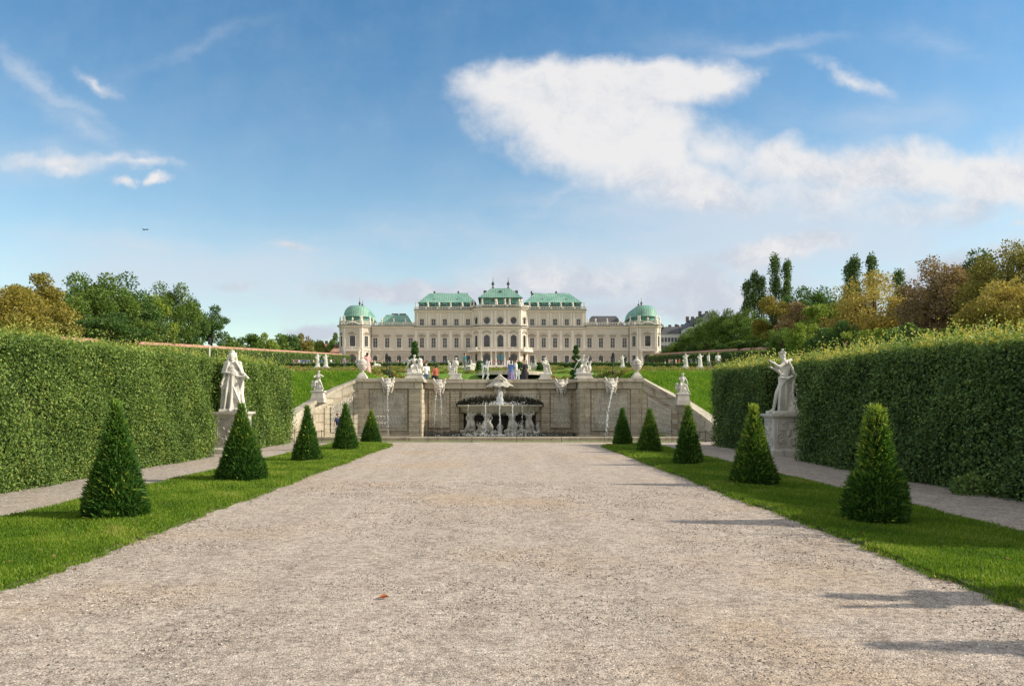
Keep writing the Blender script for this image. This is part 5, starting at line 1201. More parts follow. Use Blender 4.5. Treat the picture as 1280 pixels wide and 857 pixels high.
for a, b, ra, rb, pxs, ch in ((522.5, 594, 537, 583.5, [527.4, 541.9, 556.1, 570.6, 585.0], (546, 577)), (656.5, 727.5, 668, 711.5, [665.2, 679.6, 693.9, 708.5, 723.1], (672, 704))):
    x0, x1 = PX(a)-OX, PX(b)-OX
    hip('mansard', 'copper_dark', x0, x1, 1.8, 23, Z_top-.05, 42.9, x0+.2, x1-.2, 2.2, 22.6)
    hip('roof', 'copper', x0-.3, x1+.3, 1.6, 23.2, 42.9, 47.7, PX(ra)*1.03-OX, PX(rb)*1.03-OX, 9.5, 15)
    for p in pxs: dorm(PX(p)-OX, Z_top+.9)
    for c in ch: mb = MB(); x = PX(c)-OX; mb.box(x-2.0, x+2.0, 11, 13, 46.8, 48.0); mb.box(x-2.2, x-1.6, 10.9, 13.1, 48.01, 48.8); mb.build('chimney', M['brownroof'], pal)
    for p in (pxs[1]-.5, pxs[3]+.5): mb = MB(); x = PX(p)-OX; ellip(mb, (x, 4.8, 44.3), .8, .8, .6, 8); mb.build('roof_vent', M['lead'], pal)
x0, x1 = PX(599.3)-OX, PX(651.7)-OX
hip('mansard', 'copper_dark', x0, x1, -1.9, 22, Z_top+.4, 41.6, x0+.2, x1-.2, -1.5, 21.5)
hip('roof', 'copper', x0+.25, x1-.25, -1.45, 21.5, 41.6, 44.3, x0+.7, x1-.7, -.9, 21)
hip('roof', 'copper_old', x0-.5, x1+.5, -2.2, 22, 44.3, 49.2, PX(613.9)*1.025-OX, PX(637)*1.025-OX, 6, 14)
for p in (608.7, 625.4, 641.8): dorm(PX(p)-OX, Z_top+.8, -2.2+.5)
for p in (616.6, 633.8): mb = MB(); ellip(mb, (PX(p)-OX, -1.2, 43.4), .55, .5, .45, 8); mb.build('roof_vent', M['lead'], pal)
mb = MB(); ellip(mb, (PX(625.6)-OX, 2.5, 47.3), .7, .6, .5, 8); mb.build('roof_vent', M['lead'], pal)
for p in (616.2, 635.3): MB().lathe([(.6, 0), (.25, .8), (.2, 1.2), (.6, 1.7), (.65, 2.1), (.25, 2.7), (.1, 3.2), (.06, 4.6), (.01, 4.7)], (PX(p)*1.02-OX, 6.5, 49.1), 8).build('finial', M['lead'], pal, smooth=True)
for p in (606, 646): MB().box(PX(p)-OX-.6, PX(p)-OX+.6, 5, 6.5, 44.3, 48.2).build('chimney', M['brownroof'], pal)
x0, x1 = PX(469)-OX, PX(514.5)-OX; hip('roof', 'copper', x0, x1, 3, 20, Z_belt+.4, 38.9, x0+3, x1-3, 9, 14)
for p in (489, 499): MB().box(PX(p)-OX-1.3, PX(p)-OX+1.3, 10.5, 12, 38.4, 39.6).build('chimney', M['brownroof'], pal)
x0, x1 = PX(734)-OX, PX(784)-OX; hip('roof', 'slate', x0, x1, 3, 20, Z_belt+.4, 38.4, x0+3, x1-3, 9, 14)
# entrance steps
MB().box(-10, 10, YC-OY-7, YC-OY-.3, GZ-1, GZ+.12).box(-9.5, 9.5, YC-OY-6.3, YC-OY-.3, GZ+.13, GZ+.3).build('entrance_steps', M['coping'], pal)

# ------------------------------------------------------------------ upper garden
def band_sheet(name, x0, x1, ys, m, dz=.05, nx=2):
    return sheet(name, list(np.linspace(x0, x1, nx)), ys, m, dz)
band_sheet('upper_avenue', -9, 9.4, [120, 130, 160, 200, 240, 262], M['gravel_up'])
band_sheet('palace_forecourt', -75, 75, [262, 285, 290, 300, 340], M['gravel_up'], nx=8)
for y0, y1 in ((96, 104), (176, 186)):
    band_sheet('cross_path', -54, -9.0, [y0, y1], M['gravel_up']); band_sheet('cross_path', 9.4, 54, [y0, y1], M['gravel_up'])
band_sheet('terrace_paving', -6.8, 7.0, [40.4, 54], M['gravel_up'])
# bank grass
L = Leaves()
for x0, x1 in ((-22, -7.6), (7.8, 22)):
    n = 90000; x = rng.uniform(x0, x1, n); y = 40+rng.uniform(0, 1, n)*9; z = np.array([Hh(a, b) for a, b in zip(x, y)])
    cl = np.sin(x*2.3+y*1.1)+np.sin(x*.9-y*2.1+1)+np.sin(x*5.1+y*4.3)
    D = rnorm(n, .45); D[:, 2] = 1; L.add(np.stack([x, y, z-.01], 1), D, rnorm(n), rng.uniform(.08, .17, n)*(1+.1*cl), np.full(n, .035), rng.beta(2.4, 2.2, n)+.08*cl)
tag(link('grass_blades', L.mesh('bank_grass'), M['bank_blades']), 'longer sunlit grass on the banks beside the cascade', 'grass', kind='stuff')
# flower borders
L = Leaves()
def border(x0, x1, y0, y1, n, hmax):
    for q in range(n):
        x, y = rng.uniform(x0, x1), rng.uniform(y0, y1); z = Hh(x, y); r = rng.uniform(.18, .42)*hmax
        k = 60; D = nrm(rnorm(k)); D[:, 2] = abs(D[:, 2]); C = np.array([x, y, z])+D*r*np.array([1, 1, 1.25]); hue = rng.uniform(-.15, .35)
        L.add(C, D+rnorm(k, .6), D+rnorm(k, .5), rng.uniform(.08, .15, k), np.full(k, .07), rng.beta(2, 2, k)*.8+hue)
for s_ in (-1, 1):
    border(*(sorted((s_*7.5, s_*24))), 50, 52, 300, .75); border(*(sorted((s_*9.5, s_*30))), 62, 66, 300, .8); border(*(sorted((s_*10, s_*38))), 90, 94, 260, 1.); border(*(sorted((s_*10, s_*50))), 140, 148, 260, 1.1)
    border(*(sorted((s_*3.2, s_*9))), 56, 58.5, 120, .6)
border(-9, 9.2, 63.5, 66, 150, .6); border(-9, 9.2, 98, 102, 140, .8)
tag(link('flower_border', L.mesh('flowers'), M['flower']), 'low mixed borders of green, yellow and orange plants in the upper garden', 'flower bed', kind='stuff')
# low box hedges and tall back hedges (clipped)
def block_hedge(label, x0, x1, y0, y1, hh, m, size, den, group=None):
    cx, cy = (x0+x1)/2, (y0+y1)/2; t_ = thing('clipped_hedge', label, 'hedge', (cx, cy, 0), 0, group); L = Leaves()
    ys = np.linspace(y0, y1, max(2, int((y1-y0)/10)+2))
    for a, b in zip(ys, ys[1:]):
        za, zb = Hh(x0, a), Hh(x0, b)
        patch(L, (x0, a, za), (0, b-a, zb-za), (0, 0, hh), (-1, 0, 0), den, size); patch(L, (x1, a, za), (0, b-a, zb-za), (0, 0, hh), (1, 0, 0), den, size)
        patch(L, (x0, a, za+hh), (0, b-a, zb-za), (x1-x0, 0, 0), (0, 0, 1), den, size, .3, 1)
    patch(L, (x0, y0, Hh(x0, y0)), (x1-x0, 0, 0), (0, 0, hh), (0, -1, 0), den, size)
    me = L.mesh('foliage'); me.transform(Matrix.Translation((-cx, -cy, 0))); link('foliage', me, m, t_)
    rings = [[(x0+.12-cx, y-cy, Hh(x0, y)-.2), (x1-.12-cx, y-cy, Hh(x0, y)-.2), (x1-.12-cx, y-cy, Hh(x0, y)+hh-.1), (x0+.12-cx, y-cy, Hh(x0, y)+hh-.1)] for y in [max(y0+.1, min(y1-.1, q)) for q in ys]]
    MB().loft(rings).build('shade_core', M['core'], t_)  # dark solid filler painting shade between the leaves
block_hedge('tall clipped hedge running along the left garden wall', -57.5, -55, 70, 284, 3.5, M['hedge_sun'], .30, 22)
block_hedge('tall dark clipped hedge running along the right garden wall', 56, 58.5, 70, 284, 3.4, M['hedge_shade'], .30, 22)
block_hedge('low box hedge before the left wing of the palace', -56, -12, 258, 260, 1.0, M['yew'], .2, 40)
block_hedge('low box hedge before the right wing of the palace', 12.5, 56, 258, 260, 1.0, M['yew'], .2, 40)
block_hedge('low box hedge across the left upper lawn', -50, -10, 128, 129.2, .8, M['yew'], .16, 60)
block_hedge('low box hedge across the right upper lawn', 10.4, 50, 128, 129.2, .8, M['yew'], .16, 60)
# topiary
def topi(px, Y, label, parts, col='yew', group=None):
    x = WX(px, Y); o = thing('topiary', label, 'topiary', (x, Y, Hh(x, Y)), 0, group); L = Leaves()
    for z, r, sq in parts: leafball(L, (0, 0, z), r, int(900*r*r/.1)+300, .09, 0, .8, sq)
    link('foliage', L.mesh('foliage'), M[col], o); mb = MB(); mb.tube([(0, 0, 0), (0, 0, max(p[0] for p in parts))], [.05, .03], 6)
    for z, r, sq in parts: ellip(mb, (0, 0, z), r*.72, r*.72, r*.72*sq, 8)  # dark inner balls paint shade behind the leaves
    mb.build('stem', M['core'], o)
topi(518.5, 56, 'tall clipped topiary of stacked balls behind the left nymph', [(.4, .45, .8), (1.35, .36, .8), (2.0, .30, 1.), (2.55, .26, 1.2), (3.0, .2, 1.3)])
topi(719.8, 56, 'tall spiral topiary of widening tiers behind the right nymph', [(.35, .52, .7), (.95, .40, .6), (1.5, .34, .6), (2.05, .28, .6), (2.5, .2, .9), (2.8, .14, 1.)])
topi(600, 66, 'small round-topped bush left of the upper fountain', [(.35, .4, 1.), (.75, .32, 1.)]); topi(649, 66, 'small round-topped bush right of the upper fountain', [(.35, .36, 1.), (.7, .3, 1.)])
topi(675, 66, 'small round-topped bush beside the right sphinx', [(.3, .3, 1.), (.5, .26, 1.)])
# upper pool with jets
mb = MB(); mb.lathe([(2.7, 0), (2.7, .26), (2.45, .28), (2.4, .18), (2.4, .02)], n=40); po = thing('upper_pool', 'round stone pool of the upper terrace seen above the shell', 'pool', (1.1, 60, Hh(1.1, 60)+.05)); mb.build('rim', M['coping'], po); MB().lathe([(2.42, .0), (2.42, .14)], n=40).build('water_surface', M['water'], po)
for px, h, lb in ((603.5, 1.5, 'white water jet rising left of the upper pool'), (609.5, 1.7, 'taller white water jet rising in the upper pool'), (648, 1.1, 'low white water jet right of the upper pool')):
    x = WX(px, 56.6); z = Hh(x, 56.6); drops('water_jet', lb, [(x, 56.6, z), (x, 56.6, z+h*.5), (x, 56.6, z+h)], .028, 80, .06, int(px))
# sphinxes, small statues, busts
mb = MB(); ellip(mb, (0, .1, .38), .26, .6, .26); ellip(mb, (0, -.35, .55), .2, .2, .3); ellip(mb, (0, -.42, .98), .14, .15, .18); cap(mb, (0, -.4, .6), .14, (0, -.42, .9), .09)
for q in (-1, 1): cap(mb, (q*.16, -.4, .35), .09, (q*.16, -.95, .1), .07); ellip(mb, (q*.22, .4, .3), .13, .28, .25); cap(mb, (q*.08, -.38, 1.05), .08, (q*.15, -.3, .7), .07)
mb.prism([(-.4, -1.0), (.4, -1.0), (.4, .75), (-.4, .75)], -.02, .1); sph = sculpt(mb, .045, 1, 'figure')
sph.materials.append(M['statue_stone'])
def on_plinth(name, cat, label, px, Y, me, h, rz=0, s=1., group=None, w_=.42, d_=.7):
    x = WX(px, Y); o = thing(name, label, cat, (x, Y, Hh(x, Y)), rz, group); MB().frust(0, 0, 0, .12, w_+.06, d_+.06, w_+.04, d_+.04).frust(0, 0, .12, h, w_, d_, w_, d_).build('block', M['marble'], o)
    f = bpy.data.objects.new('figure', me); COL.objects.link(f); f.parent = o; f.location = (0, 0, h); f.scale = (s, s, s)
on_plinth('sphinx', 'statue', 'small white stone sphinx on a block right of the pink dressed woman', 471, 95, sph, .3, R(-60), .72, 'sphinxes of the upper garden', .35, .6)
on_plinth('sphinx', 'statue', 'small white stone sphinx on a block left of the upper fountain', 591, 90, sph, .4, R(-50), .72, 'sphinxes of the upper garden', .35, .6)
on_plinth('sphinx', 'statue', 'small white stone sphinx on a block right of the upper fountain', 656, 88, sph, .4, R(50), .72, 'sphinxes of the upper garden', .35, .6)
on_plinth('sphinx', 'statue', 'small white stone sphinx on a block before the right main block', 667, 100, sph, .4, R(60), .72, 'sphinxes of the upper garden', .35, .6)
att3 = att1.copy(); att3.materials.clear(); att3.materials.append(M['statue_stone'])
for px, Y, s_, lb in ((397, 74, .62, 'small white statue above the left bank, left one of the pair'), (407, 74, .60, 'small white statue above the left bank, right one of the pair'), (857, 72, .62, 'small white statue above the right bank, left one of the pair'), (875, 72, .60, 'small white statue above the right bank, right one of the pair'), (778, 90, .62, 'small white statue before the right wing of the palace')):
    on_plinth('garden_statue', 'statue', lb, px, Y, att3, .45, 0, s_, 'small white statues of the upper garden', .3, .3)
for px, Y, lb in ((305.5, 40.5, 'white bust showing over the left hedge just right of the draped statue'), (322.5, 40.5, 'white bust showing over the left hedge farther right of the draped statue')):
    on_plinth('garden_statue', 'statue', lb, px, Y, att3, 1.0, 0, .62, 'small white statues of the upper garden', .3, .3)
for px, lb in ((483.4, 'left one of two dark lamp posts behind the wall'), (487.2, 'right one of two dark lamp posts behind the wall'), (766.5, 'dark lamp post behind the right outer panel of the wall')):
    x = WX(px, 55.); o = thing('lamp_post', lb, 'lamp post', (x, 55., Hh(x, 55.)), 0, 'dark posts of the upper terrace'); MB().lathe([(.13, 0), (.13, .25), (.06, .32), (.05, 1.55)], n=8).build('pole', M['iron'], o, smooth=True); o.scale = (.7, .7, .78)
    MB().lathe([(.06, 1.55), (.14, 1.6), (.16, 1.9), (.05, 2.02), (.01, 2.1)], n=8).build('lantern', M['iron'], o)
# dark post over the left hedge
x = WX(262, 60); o = thing('lamp_post', 'small black signal-like lamp above the left hedge beside the draped statue', 'lamp post', (x, 60, Hh(x, 60)))
MB().lathe([(.07, 0), (.05, 2.3)], n=8).build('pole', M['plaster'], o); MB().lathe([(.12, 2.3), (.14, 2.35), (.14, 2.75), (.05, 2.85)], n=8).build('lantern', M['iron'], o)

# ------------------------------------------------------------------ garden walls, outer houses
def gwall(label, x, y0, y1, h, m, capm):
    t_ = thing('garden_wall', label, 'wall', (x, y0, 0)); ys = list(np.linspace(y0, y1, 14))
    MB().loft([[(-.25, y-y0, Hh(x, y)-.3), (.25, y-y0, Hh(x, y)-.3), (.25, y-y0, Hh(x, y)+h), (-.25, y-y0, Hh(x, y)+h)] for y in ys]).build('masonry', M[m], t_)
    MB().loft([[(-.55, y-y0, Hh(x, y)+h), (.55, y-y0, Hh(x, y)+h), (0, y-y0, Hh(x, y)+h+.55)] for y in ys]).build('tile_coping', M[capm], t_)
gwall('long pink brick garden wall with tiled top behind the left hedge', -60, 60, 292, 3.9, 'brick', 'tile')
gwall('long brick garden wall with tiled top behind the right hedge', 60, 60, 292, 3.9, 'brick', 'tile')
def house(label, x0, x1, y0, y1, z0, z1, zr, m, rm, floors, cols, name='house', win=True, gable=False):
    cx = (x0+x1)/2; o = thing(name, label, 'house', (cx, y0, z0)); w_ = x1-x0; d_ = y1-y0; H = z1-z0
    MB().box(-w_/2, w_/2, 0, d_, -6, H).build('wall', m, o)
    mb = MB()
    if gable: mb.add([(-w_/2-.4, -.4, H), (w_/2+.4, -.4, H), (w_/2+.4, d_+.4, H), (-w_/2-.4, d_+.4, H), (-w_/2, d_/2, zr-z0), (w_/2, d_/2, zr-z0)], [(0, 1, 5, 4), (2, 3, 4, 5), (1, 2, 5), (3, 0, 4), (0, 3, 2, 1)])
    else: mb.add([(-w_/2-.5, -.5, H), (w_/2+.5, -.5, H), (w_/2+.5, d_+.5, H), (-w_/2-.5, d_+.5, H), (-w_/2+3, 4, zr-z0), (w_/2-3, 4, zr-z0), (w_/2-3, d_-4, zr-z0), (-w_/2+3, d_-4, zr-z0)], [(0, 1, 5, 4), (1, 2, 6, 5), (2, 3, 7, 6), (3, 0, 4, 7), (4, 5, 6, 7), (0, 3, 2, 1)])
    rf = mb.build('roof', rm, o)
    for q in range(3): xx = (-.3+.3*q)*w_; MB().box(xx-.6, xx+.6, d_/2-.5, d_/2+.5, zr-z0-1, zr-z0+1.3).build('chimney', M['brownroof'], rf)
    fh = 3.6
    for f_ in range(floors):
        for c in range(cols):
            u = -w_/2+(c+.5)*w_/cols; z = H-1.0-fh*(f_+1)+.9
            sb = MB(); sb.box(u-.75, u+.75, -.09, .02, z-.15, z+2.15); s_ = sb.build('window', M['plaster'], o); g = MB(); g.box(u-.55, u+.55, -.12, -.05, z, z+2.0); g.build('pane', M['glass'], s_)
    return o
house('white apartment house with dark slate roof just right of the palace', WX(826, 345), WX(859, 345), 345, 362, 17.5, WZ(417, 345), WZ(407, 345), M['plaster'], M['slate'], 3, 8)
house('apartment house with brown roof behind the trees right of the palace', WX(845, 372), WX(872, 372), 372, 390, 17.5, WZ(414, 372), WZ(406, 372), M['plaster'], M['brownroof'], 2, 6)
house('tall pale apartment house with grey mansard above the right trees', WX(862, 330), WX(884, 330), 330, 350, 17.5, WZ(408, 330), WZ(396, 330), M['plaster'], M['slate'], 2, 5)
house('tallest pale house with grey mansard at the right of the roofs', WX(877, 318), WX(906, 318), 318, 338, 17.5, WZ(402, 318), WZ(389, 318), M['plaster'], M['slate'], 2, 6)
house('house with dark red roof and chimneys tucked behind the right pavilion', WX(822, 352)-3, WX(836, 352), 364, 380, 17.5, WZ(404, 364)-2, WZ(398, 364), M['plaster'], M['brownroof'], 1, 3, gable=True)
house('low building with red wall at the foot of the white apartment house', WX(825, 335), WX(838, 335), 322, 334, 17.3, WZ(440, 328), WZ(437, 328), M['brick'], M['brownroof'], 1, 3, gable=True)
house('small orange roofed house left of the palace', WX(410, 318), WX(424, 318), 322, 336, 17.3, WZ(441, 322), WZ(433, 322), M['plaster'], M['tile'], 1, 3, gable=True)
house('larger orange roofed house farther left of the palace', WX(395, 350), WX(414, 350), 350, 362, 17.5, WZ(437, 350), WZ(428, 350), M['plaster'], M['tile'], 1, 4, gable=True)

# ------------------------------------------------------------------ trees
def crown_mesh(seed, W, H, zc, shape, n, leaf, clumps):
    """crown of many leaf clumps inside an uneven envelope; centre height zc"""
    r_ = np.random.default_rng(seed); L = Leaves(); cl = []
    for q in range(clumps):
        for _ in range(20):
            d_ = r_.normal(0, 1, 3); d_ /= np.linalg.norm(d_); rr = r_.uniform(.25, 1)**.55
            p = d_*rr
            if shape == 'poplar': p = np.array([p[0]*.6, p[1]*.6, r_.uniform(-.95, .95)]); k = 1-.6*max(p[2], 0)**2
            elif shape == 'cone': k = 1-.6*(p[2]*.5+.5)
            else: k = 1.
            if p[2] > -.8: break
        cl.append((np.array([p[0]*W*k, p[1]*W*k, zc+p[2]*H]), r_.uniform(.22, .40)*W*(1.25 if shape == 'poplar' else 1)*(1.15-.3*rr)))
    per = n//clumps
    for c, r in cl:
        d_ = r_.normal(0, 1, (per, 3)); d_ /= np.linalg.norm(d_, axis=1, keepdims=True); rad = r*(1-.55*r_.uniform(0, 1, per)**1.6)*(1+r_.normal(0, .12, per))
        sq = np.array([1, 1, .75 if shape != 'poplar' else 1.7]); C = c+d_*rad[:, None]*sq
        D = d_+r_.normal(0, .8, (per, 3)); N = d_+r_.normal(0, .6, (per, 3)); s = leaf*r_.uniform(.6, 1.4, per)
        L.add(C, D, N, s, s*.62, r_.beta(2.4, 2.4, per)*.75+r_.uniform(0, .25))
    mb = MB(); base = zc-H*.9; tr = W*.07+.06
    mb.tube([(0, 0, -.5), (0, 0, max(base, .5)), (W*.04, 0, zc), (W*.02, W*.03, zc+H*.7)], [tr*1.3, tr, tr*.6, tr*.15], 8)
    for c, r in cl[::max(1, clumps//9)]:
        z0 = zc-H*.6+(c[2]-zc+H*.6)*.3; mb.tube([(0, 0, z0), tuple(np.array([c[0]*.5, c[1]*.5, (z0+c[2])/2+.2])), tuple(c)], [tr*.45, tr*.28, tr*.08], 6)
    return L.mesh('crown'), mb.mesh('trunk', True)
TREES = {}
def tree(px, Y, top, W, m, label, shape='round', n=9000, leaf=.42, seed=None, var=0, bottom=None, clumps=42, name='tree', group=None, x=None):
    x = WX(px, Y) if x is None else x; z0 = Hh(x, Y); ht = WZ(top, Y)-z0; low = .12 if bottom is None else bottom
    H = ht*(1-low)/2; zc = ht-H
    key = (shape, var, n, leaf, clumps)
    fr_ = ht/W
    if key not in TREES:
        TREES[key] = (crown_mesh(500+len(TREES)*13+var, W, H, zc, shape, n, leaf, clumps), W, ht)
    (cm, tm), w0, h0 = TREES[key]
    o = thing(name, label, 'tree', (x, Y, z0), random.uniform(0, 6.28), group); o.scale = (W/w0, W/w0, ht/h0)
    for nm, me, mt in (('crown', cm, M[m]), ('trunk', tm, M['bark'])):
        c = bpy.data.objects.new(nm, me); COL.objects.link(c); c.parent = o
        if len(me.materials) == 0: me.materials.append(mt)
        c.material_slots[0].link = 'OBJECT'; c.material_slots[0].material = mt
random.seed(11)
# left
tree(8, 95, 352, 5.0, 'l_autumn', 'yellowing autumn tree at the far left edge', n=14000, leaf=.30, var=1)
tree(40, 102, 342, 4.6, 'l_autumn', 'golden brown autumn tree left of the big green trees', n=14000, leaf=.30, var=2)
tree(-30, 90, 345, 5.0, 'l_autumn', 'autumn tree mostly outside the frame at the left edge', n=14000, leaf=.30, var=1)
tree(62, 112, 372, 3.8, 'l_olive', 'lower olive tree between the autumn and green trees on the left', n=9000, leaf=.36, var=3)
tree(95, 132, 353, 6.2, 'l_green', 'wide green tree first of the left group', n=14000, leaf=.42, var=4)
tree(122, 140, 343, 6.4, 'l_green', 'tallest broad green tree of the left group', n=14000, leaf=.42, var=5)
tree(160, 150, 351, 6.4, 'l_dark', 'dark green tree in the middle of the left group', n=14000, leaf=.42, var=4)
tree(186, 158, 366, 4.6, 'l_bright', 'lighter green tree between two dark ones on the left', n=9000, leaf=.36, var=3)
tree(214, 165, 354, 5.4, 'l_green', 'tall rounded green tree third from the right of the left group', n=14000, leaf=.42, var=5)
tree(236, 178, 372, 4.2, 'l_dark', 'small dark tree beside the tall rounded one on the left', n=9000, leaf=.36, var=3)
tree(264, 192, 385, 4.2, 'l_dark', 'last umbrella shaped dark tree at the right end of the left group', n=9000, leaf=.36, var=6, bottom=.35)
tree(140, 118, 392, 4.6, 'l_dark', 'low dark tree in front of the left group above the hedge', n=9000, leaf=.36, var=6)
tree(190, 140, 398, 4.2, 'l_green', 'low green tree in front of the left group above the wall', n=9000, leaf=.36, var=3)
fl = [(288, 423, 'l_green'), (303, 421, 'l_dark'), (318, 419, 'l_green'), (333, 420, 'l_bright'), (348, 417, 'l_green'), (362, 419, 'l_dark'), (376, 420, 'l_olive'), (390, 424, 'l_bright'), (402, 428, 'l_olive'), (418, 420, 'l_green'), (430, 425, 'l_dark')]
nmz = ['nearest the dark umbrella tree', 'second after the dark umbrella tree', 'third after the dark umbrella tree', 'fourth after the dark umbrella tree', 'tallest in the middle of the far left row', 'just right of the tallest in the far left row', 'olive one in the far left row', 'bright one near the orange roofs', 'olive one by the orange roofs', 'green one touching the left dome side', 'dark one half behind the left pavilion']
for k, (px, top, m) in enumerate(fl):
    Y = 215+k*13 if k < 9 else 350; tree(px, Y, top, 4.3, m, 'small far tree, '+nmz[k], n=4000, leaf=.6, var=k % 3, clumps=26, group='far trees above the left wall')
# right
rt = [(842, 286, 430, 5., 'l_dark'), (856, 272, 421, 5.4, 'l_green'), (871, 258, 409, 5.8, 'l_green'), (887, 246, 396, 6.2, 'l_green'), (905, 235, 387, 6.4, 'l_green'), (925, 225, 386, 6.0, 'l_green'), (943, 214, 397, 5.4, 'l_green')]
nm2 = ['lowest and farthest, beside the white apartment house', 'second from the palace end', 'third from the palace end', 'in front of the grey mansards', 'rounded and tallest of the row', 'olive tinged beside the tallest', 'right before the tan tree']
for (px, Y, top, W, m), q in zip(rt, nm2): tree(px, Y, top, W, m, 'avenue tree above the right wall, '+q, n=14000, leaf=.42, var=4+(px % 2), group='avenue trees above the right wall')
for k in range(9):
    px = 848+k*18; Y = 62.5*F/(px-622); tree(px, Y, 424+(k % 2)*3-k, 2.9, 'l_dark' if k % 2 else 'l_green', 'low clipped tree over the right wall, number %s from the palace' % ['one', 'two', 'three', 'four', 'five', 'six', 'seven', 'eight', 'nine'][k], n=4000, leaf=.5, var=7, clumps=26, group='low trees over the right wall')
tree(971, 185, 363, 5.0, 'l_autumn', 'tan autumn tree below the tall poplars', n=14000, leaf=.38, var=1)
tree(1000, 176, 374, 4.6, 'l_brown', 'rusty brown small tree right of the tan one', n=9000, leaf=.36, var=3)
tree(985, 190, 372, 4.8, 'l_dark', 'dark green tree between the tan and rusty trees', n=9000, leaf=.36, var=6)
tree(1020, 186, 356, 6.6, 'l_dark', 'broad dark green crown behind the rusty tree', n=14000, leaf=.42, var=5)
tree(1032, 150, 378, 4.8, 'l_bright', 'bright green tree left of the golden tree', n=14000, leaf=.38, var=2)
tree(1060, 145, 372, 4.6, 'l_gold', 'small golden tree leaning on the large golden one', n=9000, leaf=.36, var=3)
tree(1092, 136, 346, 7.2, 'l_gold', 'large golden autumn tree in the middle of the right side', n=14000, leaf=.36, var=1, clumps=60)
tree(1125, 132, 368, 4.6, 'l_gold', 'golden tree right of the large golden one', n=9000, leaf=.36, var=3)
for px, top, lb in ((934, 352, 'short leftmost poplar of the first clump'), (943, 341, 'slim second poplar of the first clump'), (952, 347, 'third slim poplar of the first clump'), (969, 320, 'tallest poplar of the first clump'), (984, 327, 'rightmost poplar of the first clump')):
    tree(px, 228, top, 2.7, 'l_poplar', lb, 'poplar', 6000, .45, var=8, clumps=36, bottom=.05, name='poplar', group='tall poplars on the right')
for px, top, lb in ((1068, 322, 'tall poplar left of the golden tree, first of the second clump'), (1062, 330, 'poplar half hidden beside the first of the second clump'), (1089, 320, 'tall poplar directly above the golden tree'), (1124, 339, 'lone poplar right of the golden tree')):
    tree(px, 172, top, 2.3, 'l_poplar', lb, 'poplar', 6000, .45, var=8, clumps=36, bottom=.05, name='poplar', group='tall poplars on the right')
tree(1178, 103, 325, 5.6, 'l_brown', 'large brown chestnut tree with dense drooping crown', n=20000, leaf=.28, var=2, clumps=70)
tree(1205, 101, 336, 4.6, 'l_brown', 'second brown chestnut crown joined to the large one', n=14000, leaf=.28, var=1)
tree(1158, 108, 348, 3.8, 'l_brown', 'lower left brown chestnut crown', n=9000, leaf=.30, var=3)
tree(1226, 104, 316, 4.4, 'l_dark', 'dark green tree between the brown and the olive trees', n=14000, leaf=.30, var=5)
tree(1262, 94, 304, 5.2, 'l_olive', 'high olive tree at the right edge', n=20000, leaf=.28, var=2, clumps=70)
tree(1250, 72, 352, 3.4, 'l_gold', 'yellow tree low at the right edge over the hedge', n=14000, leaf=.22, var=4)
tree(1285, 72, 344, 3.8, 'l_gold', 'taller yellow tree cut by the right edge', n=14000, leaf=.22, var=5)
tree(1308, 92, 300, 5.4, 'l_olive', 'olive tree mostly outside the right edge', n=14000, leaf=.30, var=1)
gl = [(1002, 118, 402, 'l_bright'), (1030, 110, 408, 'l_dark'), (1052, 104, 399, 'l_dark'), (1078, 98, 411, 'l_bright'), (1104, 92, 408, 'l_bright'), (1136, 86, 403, 'l_dark'), (1160, 84, 410, 'l_green'), (1205, 76, 398, 'l_green'), (978, 126, 408, 'l_green')]
nm3 = ['bright, below the rusty tree', 'dark, left of the golden tree', 'dark and pointed, below the golden tree', 'bright and low, right of the pointed one', 'bright, below the lone poplar', 'dark, left of the brown chestnut', 'green, at the foot of the brown chestnut', 'green, beside the yellow edge tree', 'green, below the tan tree']
for (px, Y, top, m), q in zip(gl, nm3): tree(px, Y, top, 2.5, m, 'young tree over the right hedge: '+q, n=6000, leaf=.28, var=9, clumps=30, group='young trees over the right hedge')
# filler bosquet behind both hedges (hidden mostly)
for k in range(6): tree(0, 0, 0, 0, '', '') if False else None

# ------------------------------------------------------------------ aeroplane
Ya = 3500.; o = thing('aeroplane', 'tiny dark airliner flying in the sky on the left', 'aeroplane', (WX(182, Ya), Ya, WZ(287, Ya)), R(60))
mb = MB(); mb.tube([(0, -20, 0), (0, -17, .3), (0, 12, .3), (0, 20, 1)], [.4, 2, 2, .4], 10); mb.build('fuselage', M['lead'], o, smooth=True)
mb = MB()
for q in (-1, 1): mb.add([(q*1.5, -5, 0), (q*17, 5, 1.5), (q*17, 7.5, 1.5), (q*1.5, 3, 0), (q*1.5, -5, .6), (q*17, 5, 1.7), (q*17, 7.5, 1.7), (q*1.5, 3, .6)], [(0, 1, 2, 3), (4, 5, 6, 7), (0, 1, 5, 4), (1, 2, 6, 5), (2, 3, 7, 6), (3, 0, 4, 7)])
mb.build('wing', M['lead'], o)
mb = MB(); mb.add([(-.2, 13, 1), (-.2, 20, 1), (-.2, 20, 7), (-.2, 17.5, 7), (.2, 13, 1), (.2, 20, 1), (.2, 20, 7), (.2, 17.5, 7)], [(0, 1, 2, 3), (4, 5, 6, 7), (0, 1, 5, 4), (1, 2, 6, 5), (2, 3, 7, 6), (3, 0, 4, 7)])
mb.build('tail_fin', M['lead'], o)

